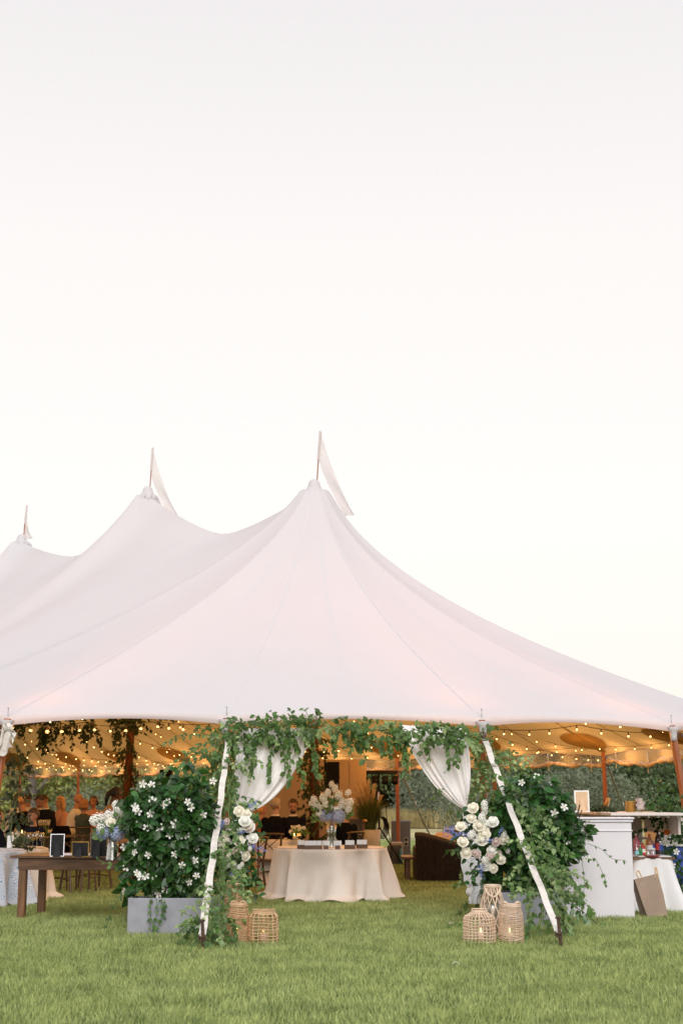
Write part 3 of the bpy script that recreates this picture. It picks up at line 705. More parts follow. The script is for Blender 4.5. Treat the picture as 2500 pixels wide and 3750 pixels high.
# perimeter strings at the rear eave
for i in range(4, 15):
    a, b_ = Vector(poles[i]), Vector(poles[i+1]); c = Vector((-4, 33)); ia = (c-a).normalized()*.25; ib = (c-b_).normalized()*.25
    string([(a.x+ia.x, a.y+ia.y, EAVE+.08), (b_.x+ib.x, b_.y+ib.y, EAVE+.08)], 5, 'string of bulbs along the rear eave, %s' % ['right edge', 'right rear corner', 'over the bar', 'right of the rear pole by the bar', 'above the flowering hedge', 'behind the right drape', 'above the beige wall', 'behind the left drape', 'behind the left hedge', 'left of the hedge', 'far left'][i-4], .06, lights=2, power=7)
string([at(1790, 2668, 20.2), at(2120, 2655, 20.9), at(2430, 2680, 21.3)], 7, 'string of small bulbs just inside the right front eave', .05, lights=0)
# spokes from the centre poles, lighting the fabric (run down the inside of the canopy)
for pi_, targets in ((0, (2, 3, 5, 7, 9, 0)), (1, (26, 10, 12)), (2, (14, 24))):
    for t in targets:
        q = Vector(poles[t]); a = cp_base[pi_].xy; m1 = a.lerp(q, .12)
        string([(m1.x, m1.y, 3.5), (a.lerp(q, .5).x, a.lerp(q, .5).y, 3.15), (a.lerp(q, .93).x, a.lerp(q, .93).y, 2.55)], 10,
               'string of bulbs from the %s towards the %s' % (['front centre pole', 'second centre pole', 'third centre pole'][pi_], {2: 'right arch leg', 3: 'right front corner', 5: 'right side', 7: 'rear pole by the bar', 9: 'rear pole by the light stand', 0: 'left front corner', 26: 'left side', 10: 'rear eave behind the wall', 12: 'rear eave left', 14: 'far left rear eave', 24: 'left long side'}[t]), .08, lights=4, power=14)
# ================================================================== PLANT HELPERS
def flower5(m1=M_PETAL, m2=M_YEL, open_=.35):
    b = MB()
    for k in range(5):
        a = k*2*pi/5; rot = RZ(a)
        pts = [(0, .05, 0), (.20, .40, open_*.4), (.34, .72, open_*.55), (.12, 1.0, open_*.35), (-.24, .80, open_*.6), (-.22, .42, open_*.35), (0, .5, open_*.15)]
        b.add([rot @ Vector(p) for p in pts], [(0, 1, 6), (1, 2, 6), (2, 3, 6), (3, 4, 6), (4, 5, 6), (5, 0, 6)])
    b.lathe([(.05, -.5), (.10, -.15), (.20, .06), (.10, .02)], 8, mi=0, cap=False); b.lathe([(.14, .05), (.09, .08), (.03, .04)], 8, mi=1)
    return b.mesh('flower', [m1, m2], True)
def rose_mesh(m, seed=0):
    rr = random.Random(seed); b = MB()
    for ring, (n, r0, r1, h, lean) in enumerate([(3, .02, .14, .52, .0), (4, .05, .30, .50, .03), (5, .1, .50, .42, .10), (6, .15, .72, .26, .22), (6, .2, .92, .06, .34)]):
        for k in range(n):
            a0 = 2*pi*(k+rr.random()*.3)/n+ring*.7; sp = 2*pi/n*.72
            def pf(u, v, a0=a0, sp=sp, r0=r0, r1=r1, h=h, lean=lean):
                a = a0+(u-.5)*2*sp*(.55+.45*sin(v*pi*.75+.3)); rad = (r0+(r1-r0)*v**.55)*(1-.08*(2*u-1)**2); z = -.35+(h+.35)*v-lean*max(0, v-.8)*.8
                edge = -.30*(2*u-1)**2*v; return Vector((rad*cos(a), rad*sin(a), z+edge))
            b.grid(pf, 4, 4)
    b.ell((0, 0, .05), (.42, .42, .36), 10, 7)
    return b.mesh('rose', m, True)
def facing(p, sc, d=None):
    d = Vector(d) if d else Vector((random.uniform(-.5, .5), -1, random.uniform(-.2, .6)))
    d.normalize(); q = d.to_track_quat('Z', 'Y').to_matrix().to_4x4(); q = q @ Matrix.Rotation(random.uniform(0, 6.28), 4, 'Z')
    m = Matrix.Translation(Vector(p)) @ q @ Matrix.Scale(sc, 4); return m
ME_FL = flower5(); ME_FLS = flower5(M_PETAL, M_YEL, 1.1)
ME_ROSE = [rose_mesh(M_ROSE, 1), rose_mesh(M_ROSE, 5), rose_mesh(M_PETAL, 9)]; ME_BLUSH = rose_mesh(M_BLUSH, 3)
def blossom_cluster(m, n, r, fs, name, seed=1, shape=(1, 1, 1), cut=-1, jr=(.85, 1.08)):
    """ball of tiny four-petal florets"""
    rr = random.Random(seed); b = MB()
    for k in range(n):
        z = 1-2*(k+.5)/n
        if z < cut: continue
        a = k*2.39996; q = math.sqrt(1-z*z); d = Vector((q*cos(a), q*sin(a), z)); p = Vector((d.x*shape[0], d.y*shape[1], d.z*shape[2]))*r*rr.uniform(*jr)
        M = d.to_track_quat('Z', 'Y').to_matrix() @ RZ(rr.random()*6)
        for j in range(4):
            t = RZ(j*pi/2); b.add([p+M @ (t @ Vector(v))*fs for v in ((0, 0, 0), (.45, .35, .12), (0, 1, .05), (-.45, .35, .12))], [(0, 1, 2, 3)])
    return b.mesh(name, m, False)
ME_HYD = blossom_cluster(M_HYDR, 120, 1.0, .24, 'hydrangea_head', cut=-.5)
ME_STOCK = blossom_cluster(M_PETAL, 60, 1.05, .32, 'stock_head', 3, (.85, .7, 1.2), jr=(.45, 1.25))
ME_BLUEF = blossom_cluster(M_BLUE, 20, 1.0, .34, 'delphinium_head', 4, (.5, .5, 1.9), jr=(.5, 1.3))
def part(name, me, root, m4):
    o = bpy.data.objects.new(name, me); COL.objects.link(o); o.parent = root; o.matrix_local = m4; return o
def strand_path(p, d, length, droop=.5, wob=.35, step=.045):
    p = Vector(p); d = Vector(d).normalized(); out_ = [p.copy()]; n = int(length/step)
    for i in range(n):
        d = (d+Vector((0, 0, -droop*step*3))+rv(wob*step*2.2)).normalized(); p = p+d*step; out_.append(p.copy())
    return out_
def leaf_along(pts, size, every=1, spread=.9, out_=None, jitter=.25):
    M = []
    for i in range(1, len(pts), every):
        t = (pts[i]-pts[i-1]).normalized()
        for sgn in (-1, 1):
            if random.random() < .22: continue
            side = t.cross(rv()+Vector((0, -.4, 0))).normalized()
            d = t*.5+side*spread+Vector((0, -.15, -.42)); 
            M.append(frame(pts[i]+rv(.004), d+rv(.12), Vector((random.uniform(-.6, .6), -.8, random.uniform(.2, 1.1))), size*random.uniform(1-jitter, 1+jitter), random.uniform(.85, 1.2)))
    return M
def vine(label, path, radius, n_str, length, leaf, lm, n_obj, droop=.5, along=.6, name='vine_garland', group=None, stem_m=M_STEM, extra=(), wrap=0, bias=None, pale=0):
    """a garland that follows path: many strands leave it, leaves sit in pairs along each strand"""
    path = [Vector(p) for p in path]; root = thing(name, label, 'garland', path[0], group=group); o = path[0].copy()
    sm = catmull(path, 6); M = []; st = MB(); M2 = []
    core = [q-o+rv(radius*.15) for q in sm]
    if wrap:
        core = [q-o+Vector((cos(i*.55)*wrap, sin(i*.55)*wrap, 0)) for i, q in enumerate(sm)]
    st.tube(core, .008, 4, mi=0)
    for k in range(n_str):
        i = random.randrange(len(sm)-1); q = sm[i].lerp(sm[i+1], random.random())-o; t = (sm[i+1]-sm[i]).normalized()*random.choice((-1, 1))
        side = rv(); side = (side-t*side.dot(t)).normalized(); 
        if bias: side = (side+Vector(bias)).normalized()
        w = strand_path(q+side*radius*random.uniform(.1, .9), t*along+side*(1-along)+Vector((0, -.1, 0)), length*random.uniform(.5, 1.3), droop)
        st.tube(w, .003, 3); (M2 if random.random() < pale else M).extend(leaf_along(w, leaf))
    for (p0, d0, ln, dr) in extra:
        w = strand_path(Vector(p0)-o, d0, ln, dr); st.tube(w, .0035, 3); M += leaf_along(w, leaf*1.05)
    s = st.build('stems', stem_m, root); s['kind'] = 'stuff'
    leafy(root, M, lm, n_obj)
    if M2: leafy(root, M2, M_LEAFP, min(60, len(M2)), 'pale_leaf', 'pale_foliage')
    return root

# ================================================================== HEDGES IN ZINC PLANTERS
def planter(label, x0, x1, y0, y1, h):
    root = thing('planter_box', label, 'planter', ((x0+x1)/2, (y0+y1)/2, 0)); w, d = (x1-x0), (y1-y0); t = .022
    b = MB(); b.box((0, -d/2+t/2, h/2), (w, t, h), bev=.004); b.build('front_panel', M_PLANTER, root)
    b = MB(); b.box((0, d/2-t/2, h/2), (w, t, h), bev=.004); b.build('back_panel', M_PLANTER, root)
    for s in (-1, 1): b = MB(); b.box((s*(w/2-t/2), 0, h/2), (t-.002, d-2*t-.002, h-.003), bev=.003); b.build('side_panel', M_PLANTER, root)
    b = MB(); b.box((0, 0, h-.05), (w-2*t, d-2*t, .03)); b.build('soil', mat('soil', (.03, .02, .015), .95, .4, 30), root)
pl = gz(462, 3432); planter('pale grey zinc planter box under the left flowering hedge', pl.x, pl.x+1.0, pl.y+.05, pl.y+.42, .40)
pr = gz(1850, 3412); planter('pale grey zinc planter box under the right flowering hedge', pr.x-.02, pr.x+.72, pr.y+.35, pr.y+.80, .40)
def hedge(label, outline, Yf, depth, zc, nleaf, nobj, flowers, trails, leaf=.120):
    """outline: (px,py) polygon measured at distance Yf; becomes a rounded leafy mass of real depth"""
    P = [at(x, y, Yf) for x, y in outline]; cx = sum(p.x for p in P)/len(P); cz = sum(p.z for p in P)/len(P)
    root = thing('flowering_hedge', label, 'plant', (cx, Yf+depth/2, 0)); O = Vector((cx, Yf+depth/2, 0))
    poly = [(p.x-cx, p.z-cz) for p in P]
    def rad(a):
        c, s = cos(a), sin(a); best = .3
        for i in range(len(poly)):
            x1, z1 = poly[i]; x2, z2 = poly[(i+1) % len(poly)]; dx, dz = x2-x1, z2-z1; den = c*dz-s*dx
            if abs(den) < 1e-9: continue
            t = (x1*dz-z1*dx)/den; u = (x1*s-z1*c)/den
            if t > 0 and 0 <= u <= 1: best = max(best if best != .3 else 0, t)
        return best
    M = []; MY = []
    for k in range(nleaf):
        a = random.uniform(0, 2*pi); ra = rad(a); r = math.sqrt(random.random()); 
        bump = 1+.07*sin(a*5+1)+.05*sin(a*11)
        yy = -depth/2*math.sqrt(max(0, 1-(r*.98)**3))*(1 if random.random() < .78 else -1)
        yy += .05*sin(a*4+r*7)+.04*sin(a*9-r*11)
        inner = random.random() < .25
        f = random.uniform(.72, .95) if inner else random.uniform(.97, 1.04)
        p = Vector((cos(a)*ra*r*bump*f, yy*(.7 if inner else 1), cz+sin(a)*ra*r*bump*f))
        nrm = Vector((cos(a)*r*r*1.4, -1.1*(1 if yy < 0 else -1), sin(a)*r*r*1.2+.35)).normalized()
        d = Vector((random.gauss(0, .6), random.gauss(-.25, .35), -.55+random.gauss(0, .45)))+nrm*.35
        m = frame(p, d, nrm+rv(.3), leaf*random.uniform(.65, 1.25), random.uniform(.9, 1.3))
        (MY if (random.random() < .07 and not inner) else M).append(m)
    leafy(root, M, M_LEAFH, nobj, w=1.15)
    leafy(root, MY, M_LEAFB, min(len(MY), 40), 'young_leaf', 'young_foliage', w=.9)
    # woody stems inside
    b = MB()
    for k in range(26):
        x = random.uniform(-.42, .42); q = catmull([(x*.6, random.uniform(-.1, .1), .33), (x, random.uniform(-.15, .15), cz-.1), (x*1.3, random.uniform(-.2, .1), cz+random.uniform(.1, .5))], 4); b.tube(q, .007, 4)
    s = b.build('stems', M_DARKBARK, root); s['kind'] = 'stuff'
    for (px, py, *rest) in flowers:
        a = at(px, py, Yf-.04)-O; sc = (rest[0] if rest else random.choice((.034, .040, .037)))
        # bring the flower to the leaf surface
        rr = min(1, math.hypot(a.x, a.z-cz)/max(.1, rad(math.atan2(a.z-cz, a.x)))); a.y = -depth/2*math.sqrt(max(0, 1-rr**3))-.06
        part('flower', ME_FL if random.random() < .8 else ME_FLS, root, facing(a, sc*random.uniform(1.1, 1.45)))
    tb = MB(); TM = []
    for pts in trails:
        w = catmull([Vector(p)-O for p in pts], 7); tb.tube(w, .003, 4); TM += leaf_along(w[3:], .05, every=4)
    if trails: s = tb.build('tendrils', M_STEM, root); s['kind'] = 'stuff'
    leafy(root, TM, M_LEAFV, 0, stuffname='tendril_leaves')
    return root
def c1(x, y): return (x*.574, 2550+y*.574)
def c2(x, y): return (800+x*.574, 2550+y*.574)
def c3(x, y): return (1600+x*.574, 2550+y*.574)
FL = [c1(*q) for q in [(890, 560), (955, 565), (975, 670), (1040, 695), (1072, 672), (1340, 540), (860, 725), (1222, 712), (962, 752), (850, 828), (883, 815), (935, 845), (1028, 835), (1100, 830), (1112, 818), (1290, 757), (1165, 885),
      (1185, 890), (760, 970), (798, 955), (870, 940), (850, 1000), (1115, 1012), (1240, 1050), (1255, 970), (1303, 975), (870, 1130), (905, 1145), (925, 1150), (890, 1155), (990, 1172), (1248, 1150), (1190, 1180), (1160, 1080), (760, 1195), (765, 1260),
      (808, 1265), (950, 1265), (1000, 1270), (1050, 1235), (790, 1100), (1255, 855), (1195, 675), (1020, 850), (945, 1015), (1080, 890), (1205, 1190), (850, 710), (875, 740)]]
Yl = pl.y+.22; Yt = pl.y-.0
hedge('tall dark green flowering hedge with many white blooms, left of the entrance',
      [(470, 2905), (500, 2868), (560, 2850), (610, 2862), (660, 2815), (730, 2825), (768, 2850), (776, 2950), (768, 3050), (756, 3180), (742, 3300), (700, 3325), (600, 3322), (500, 3300), (450, 3270), (440, 3180), (470, 3080), (452, 2990)],
      Yl, .75, 1, 1750, 290, FL,
      [[at(460, 3270, Yl-.3), at(420, 3310, Yl-.33), at(395, 3380, Yl-.2), at(388, 3425, Yl-.2)], [at(500, 3130, Yl-.1), at(440, 3175, Yl-.2), at(395, 3165, Yl-.3), at(355, 3148, Yl-.2)],
       [at(570, 3280, Yl-.15), at(575, 3310, Yt), at(575, 3350, Yt), at(560, 3390, Yt), at(566, 3412, Yt)], [at(590, 3280, Yl-.15), at(594, 3310, Yt), at(592, 3360, Yt), at(575, 3405, Yt)], [at(555, 3280, Yl-.15), at(550, 3310, Yt), at(552, 3350, Yt), at(548, 3405, Yt)], [at(600, 3290, Yl-.15), at(606, 3310, Yt), at(600, 3340, Yt), at(606, 3365, Yt)]])
FR = [c3(*q) for q in [(692, 578), (720, 565), (705, 590), (815, 710), (748, 745), (848, 905), (955, 838), (970, 870), (985, 915), (680, 1022), (980, 1045), (865, 1055), (585, 1260), (855, 1190), (905, 1215), (700, 965), (740, 1025), (650, 515), (830, 925), (1000, 1045), (960, 860), (545, 550), (740, 640)]]
Yr = pr.y+.62
hedge('tall dark green flowering hedge with few white blooms, right of the entrance',
      [(1835, 2900), (1865, 2840), (1930, 2825), (1990, 2842), (2040, 2870), (2085, 2920), (2130, 2980), (2160, 3050), (2135, 3120), (2085, 3170), (2050, 3240), (2035, 3310), (1990, 3320), (1860, 3315), (1800, 3280), (1790, 3150), (1805, 3000)],
      Yr, .7, 1, 1750, 290, FR,
      [[at(2120, 3060, Yr), at(2150, 3140, Yr-.1), at(2180, 3150, Yr-.1), at(2210, 3210, Yr-.1), at(2220, 3240, Yr-.1)], [at(2150, 3090, Yr), at(2200, 3110, Yr-.1), at(2240, 3145, Yr-.1), at(2290, 3152, Yr-.1)],
       [at(2070, 3290, Yr), at(2110, 3310, Yr-.2), at(2140, 3345, Yr-.3), at(2160, 3365, Yr-.35)], [at(2130, 3150, Yr), at(2138, 3230, Yr-.1), at(2132, 3330, Yr-.1)]])
# two big leaves on a fallen sprig by the bar
sp_ = thing('fallen_sprig', 'bare sprig with two large green leaves leaning on the lawn before the bar', 'sprig', gz(2160, 3405)); b = MB()
o_ = Vector(sp_.location); pp = [at(2068, 3300, Yr)-o_, at(2110, 3325, Yr-.2)-o_, at(2160, 3362, Yr-.3)-o_, at(2200, 3400, Yr-.4)-o_]; b.tube(catmull(pp, 6), .005, 5); b.build('twig', M_DARKBARK, sp_)
lm_ = leaf_mesh('leaf', M_LEAFB, 1.1)
for (a, d, s_) in (((2160, 3365), (-.06, -.1, 1), .15), ((2158, 3368), (-.55, -.2, -.8), .17), ((2120, 3340), (-.2, -.3, -1), .12), ((2100, 3330), (-.5, -.3, -.9), .11), ((2138, 3350), (.1, -.3, -1), .11), ((2195, 3390), (.8, -.3, -.2), .15)):
    part('leaf', lm_, sp_, frame(at(a[0], a[1], Yr-.3)-o_, d, (0, -1, .3), s_))

# ================================================================== ARCH GREENERY
B = Vector((-1.52, 19.0, 0)); C = Vector((1.90, 19.45, 0))
Yh = 18.68
hp = [at(x, y+8, Yh) for x, y in [(860, 2660), (930, 2655), (1000, 2650), (1080, 2648), (1150, 2650), (1230, 2655), (1310, 2662), (1390, 2665), (1470, 2665), (1560, 2672), (1640, 2672), (1740, 2680)]]
ex = []
for (x, y, dx, dz, ln, dr) in [(960, 2660, -.3, .5, .22, .4), (1010, 2655, -.2, .6, .22, .3), (1090, 2645, -.5, .8, .20, .3), (1160, 2640, -.2, 1, .15, .0), (1165, 2640, .3, 1, .12, .0), (1150, 2640, .6, .9, .16, .2), (1200, 2645, 1, .5, .25, .3), (1135, 2640, -.4, .9, .2, .2),
                               (950, 2690, -.3, -.8, .5, 1), (985, 2690, .2, -1, .6, 1), (1060, 2690, .1, -1, .65, 1), (1075, 2700, .4, -1, .65, 1), (1020, 2690, .3, -.8, .5, 1), (1120, 2700, .6, -1, .5, 1), (1150, 2700, .2, -1, .5, 1), (1215, 2690, .3, -1, .3, 1),
                               (1270, 2690, .3, -1, .25, 1), (1330, 2690, .1, -1, .35, 1), (1390, 2690, .3, -1, .3, 1), (1430, 2690, -.1, -1, .3, 1), (1500, 2690, -.3, -1, .5, 1), (1490, 2690, -.1, -1, .55, 1), (1560, 2690, .1, -1, .35, 1), (1640, 2700, .2, -1, .4, 1), (1690, 2700, -.3, -1, .4, 1)]:
    ex.append((at(x, y, Yh-.08), (dx, -.15, dz), ln, dr))
vine('thick leafy green garland along the top of the entrance arch', hp, .10, 140, .28, .080, M_LEAFV, 298, droop=.9, along=.6, extra=ex, name='header_garland', pale=.12)
lp = [(B.x, B.y-.06, 2.35), (B.x-.02, B.y-.08, 1.9), (B.x, B.y-.10, 1.4), (B.x-.02, B.y-.12, .9), (B.x-.1, B.y-.3, .45)]
vine('dense vine garland wrapped round the left arch pole', lp, .16, 105, .36, .068, M_LEAFV, 298, droop=1.0, along=.5, pale=.25, bias=(0, -.5, 0))
sp2 = [SLt.lerp(SLb, t)+Vector((.10, .12, 0)) for t in (.06, .25, .45, .65, .85, .97)]
exl = [(at(800, 2700, 18.6), (-1, -.2, .25), .75, .45), (at(790, 2720, 18.5), (-1, -.2, .05), .85, .5), (at(770, 2740, 18.4), (-1, -.2, -.1), .7, .8), (at(760, 2760, 18.3), (-1, -.2, -.3), .6, .9), (at(720, 2745, 18.3), (-.8, -.2, -.4), .6, 1)]
vine('vine winding down the left white strap to its stake', sp2, .14, 105, .36, .060, M_LEAFV, 240, droop=1.0, along=.5, extra=exl, pale=.35)
lower = [at(800, 3180, 16.6), at(790, 3260, 16.2), at(770, 3340, 15.4), at(745, 3420, 14.8), at(742, 3480, 14.4)]
vine('drooping vine tail at the foot of the left strap', lower, .16, 60, .30, .058, M_LEAFV, 150, droop=1.1, along=.4, pale=.4)
rp_ = [(C.x+.0, C.y-.06, 2.35), (C.x-.04, C.y-.1, 1.9), (C.x, C.y-.12, 1.45), (C.x-.1, C.y-.14, 1.0), (C.x-.15, C.y-.16, .55), (C.x-.25, C.y-.2, .35)]
vine('vine garland wrapped round the right arch pole', rp_, .14, 75, .36, .064, M_LEAFV, 280, droop=1.0, along=.5, pale=.2, bias=(.5, -.3, 0),
     extra=[(at(1700, 2740, 19), (-.8, -.2, -.3), .45, .9), (at(1700, 2860, 19), (-.9, -.2, .1), .5, .9), (at(1690, 2880, 19), (-.6, -.2, -.6), .4, 1), (at(1720, 3300, 18.6), (-.8, -.3, -.3), .5, 1), (at(1700, 3330, 18.6), (-.8, -.3, -.5), .5, 1.0), (at(1700, 3380, 16.6), (-.9, -.3, .0), .35, .7)])
sp3 = [SRt.lerp(SRb, t)+Vector((.12, .42, 0)) for t in (.08, .22, .36, .5)]
sp3 += [SRt.lerp(SRb, t)+Vector((.10, .16, 0)) for t in (.62, .76, .86)]
vine('pale green vine spilling over the right strap and hedge', sp3, .20, 120, .42, .064, M_LEAFV, 260, droop=.95, along=.35, pale=.4, bias=(.5, .3, 0),
     extra=[(at(1900, 3080, 16.1), (1, -.3, .25), .6, .5), (at(1880, 3150, 16.0), (1, -.3, .1), .45, .5), (at(1800, 2830, 17.4), (1, -.4, -.2), .5, .6), (at(1860, 2930, 17), (1, -.4, -.2), .5, .8), (at(1960, 3330, 15.4), (-.5, -.3, -.8), .5, .9), (at(2030, 3330, 15.2), (1, -.2, -.3), .25, .9), (at(1945, 3350, 15.3), (-.2, -.3, -.9), .45, .9)])

def arrangement(label, items, Y, leafpts, name='floral_cluster'):
    o = at(items[0][1], items[0][2], Y); root = thing(name, label, 'flowers', o)
    for (k, px, py, r) in items:
        p = at(px, py, Y-.10+random.uniform(-.05, .05))-o; s_ = 1.15*r/ (5208/Y)
        if k == 'rose': part('rose', random.choice(ME_ROSE), root, facing(p, s_*1.12, (random.uniform(-.5, .4), -1, random.uniform(0, .7))))
        elif k == 'blush': part('blush_rose', ME_BLUSH, root, facing(p, s_*1.1, (random.uniform(-.5, .5), -1, .3)))
        elif k == 'stock': part('stock', ME_STOCK, root, Matrix.Translation(p) @ Matrix.Rotation(random.uniform(-.4, .4), 4, 'Y') @ Matrix.Scale(s_*.72, 4))
        elif k == 'blue': part('delphinium', ME_BLUEF, root, Matrix.Translation(p) @ Matrix.Rotation(random.uniform(-1.6, 1.6), 4, 'Y') @ Matrix.Scale(s_, 4))
        elif k == 'hyd': part('hydrangea', ME_HYD, root, facing(p, s_, (0, -.7, .8)))
    M = []; st = MB()
    for (px, py, n, spr) in leafpts:
        for _ in range(n):
            p = at(px+random.gauss(0, spr), py+random.gauss(0, spr), Y+random.uniform(-.05, .12))-o
            M.append(frame(p, Vector((random.gauss(0, .8), -.5, random.gauss(-.2, .7))), Vector((random.gauss(0, .4), -1, .5)), .075*random.uniform(.7, 1.3)))
            st.tube([p, p+Vector((random.gauss(0, .05), .12, -.05))], .003, 3)
    s = st.build('stems', M_STEM, root); s['kind'] = 'stuff'; leafy(root, M, M_LEAFH, min(90, len(M)))
    return root
IR = [('rose', *c3(x, y), r*.574) for x, y, r in [(228, 712, 32), (218, 778, 28), (150, 830, 30), (270, 825, 34), (305, 820, 32), (355, 800, 34), (303, 878, 34), (165, 928, 32), (288, 915, 36), (185, 998, 34), (350, 985, 30), (405, 1040, 30), (310, 1080, 32), (358, 1100, 26), (425, 915, 30), (262, 842, 30)]]
IR += [('blush', *c3(x, y), r*.574) for x, y, r in [(385, 1005, 24), (240, 1000, 20), (258, 1012, 20), (375, 930, 26), (345, 1030, 20), (330, 1015, 18), (365, 1025, 18)]]
IR += [('stock', *c3(x, y), r*.574) for x, y, r in [(300, 690, 26), (303, 715, 26), (300, 745, 24), (215, 890, 28), (228, 880, 24), (285, 780, 30), (305, 1050, 26), (425, 890, 22), (450, 990, 18)]]
IR += [('blue', *c3(x, y), r*.574) for x, y, r in [(325, 922, 22), (50, 858, 16), (75, 858, 16), (95, 862, 20), (110, 875, 18), (140, 880, 18), (190, 885, 18), (285, 1110, 16), (275, 1085, 14), (283, 1140, 14), (405, 860, 14)]]
arrangement('mass of cream roses and blue delphinium halfway up the right arch leg', IR, 17.25, [c3(260, 900)+(70, 42), c3(340, 1050)+(60, 42), c3(200, 930)+(30, 30), c3(250, 740)+(30, 30), c3(330, 1150)+(50, 40)])
IL = [('rose', *c2(x, y), r*.574) for x, y, r in [(130, 735, 30), (182, 748, 26), (168, 795, 34), (195, 835, 34), (180, 822, 30), (220, 905, 30), (130, 920, 34), (35, 915, 30), (110, 985, 26), (172, 1020, 28), (50, 1020, 28), (40, 1010, 24), (15, 960, 24)]]
IL += [('blush', *c2(x, y), r*.574) for x, y, r in [(65, 865, 24), (190, 845, 22), (112, 988, 22), (50, 800, 20)]]
IL += [('stock', *c2(x, y), r*.574) for x, y, r in [(100, 1075, 20), (130, 1095, 20), (60, 1080, 18), (200, 975, 16), (80, 860, 18), (150, 1075, 16)]]
IL += [('blue', *c2(x, y), r*.574) for x, y, r in [(218, 692, 12), (235, 684, 12), (200, 700, 12), (100, 1130, 18), (95, 1150, 16), (215, 960, 16), (230, 955, 14), (262, 970, 14), (290, 985, 12), (20, 830, 18), (145, 870, 16), (35, 815, 14)]]
arrangement('mass of cream roses and pale blue sprays halfway up the left arch leg', IL, 16.5, [c2(120, 880)+(70, 45), c2(60, 1000)+(60, 42), c2(120, 1080)+(60, 40), c2(170, 1180)+(35, 25), c2(60, 1180)+(50, 35)])

for (px, py, lab) in [(1668, 3552, 'pale curled petal lying on the front lawn'), (1702, 3393, 'small white petal on the lawn near the right lanterns'), (1652, 3400, 'tiny white petal on the lawn left of the right lanterns')]:
    q = gz(px, py); b = MB(); b.grid(lambda u, v: Vector(((u-.5)*.07, (v-.5)*.03, .045+.02*sin(u*pi)-.01*(v-.5)**2)), 6, 4); o_ = b.build('fallen_petal', M_PETAL, None, True, q); tag(o_, lab, 'petal')
# ================================================================== DRAPES
def drape(label, topL, topR, gather, Y, tail, side):
    o = at(topL[0], topL[1], Y); root = thing('entrance_drape', label, 'drape', o)
    A, B_, G = at(*topL, Y), at(*topR, Y), at(*gather, Y)
    n = 90
    def f(u, v):
        a = A.lerp(B_, u); g = G+Vector(((u-.5)*.13*side, 0, (u-.5)*.06))
        # every thread runs from the header to the tie; the free edge sags into a curve
        far = u if side > 0 else 1-u
        w = v**(1.15-.0*far); p = a.lerp(g, w); p.z -= 4*v*(1-v)*(.10+.16*far*(1 if side > 0 else 1)); p.x += side*4*v*(1-v)*(-.06)*(1-far)
        amp = (.020+.012*sin(u*9))*(1-.55*v); p.y += amp*sin(u*46+3*sin(u*5)+v*1.2)+.05*sin(u*13+v*2)*(1-v)-.12*sin(v*pi)
        return p-o
    b = MB(); b.grid(f, n, 26); b.build('swagged_panel', M_SHEER, root, True)
    if tail:
        T = [at(x, y, Y+.02) for x, y in tail]; path = catmull(T, 8)
        def ft(u, v):
            k = v*(len(path)-1); i = min(int(k), len(path)-2); q = path[i].lerp(path[i+1], k-i)
            w = (.13, .16, .20, .19, .15, .09)[min(5, int(v*5.99))]*(1-.25*abs((v*5.99) % 1-.5)); a = u*2*pi
            return q+Vector((cos(a)*w*.8*(1+.15*sin(5*a+v*4)), sin(a)*.07*(1+.4*sin(6*a+v*3)), 0))-o
        b = MB(); b.grid(ft, 48, 30, closed=True); b.build('tail', M_SHEER, root, True)
    b = MB(); b.tube([(G+Vector((cos(a)*.09, sin(a)*.07, .02*sin(2*a))))-o for a in [k*pi/8 for k in range(17)]], .014, 6); b.build('tie_back', M_WHITE, root)
drape('white sheer curtain swept to the left side of the entrance', (882, 2668), (1152, 2668), (888, 2985), 18.82, [(890, 2985), (885, 3020), (875, 3080), (880, 3150)], 1)
drape('white sheer curtain swept to the right side of the entrance, tail hanging below the roses', (1462, 2655), (1702, 2668), (1722, 2975), 19.0,
      [(1722, 2975), (1725, 3060), (1728, 3140), (1735, 3200), (1745, 3245), (1738, 3275), (1735, 3310)], -1)

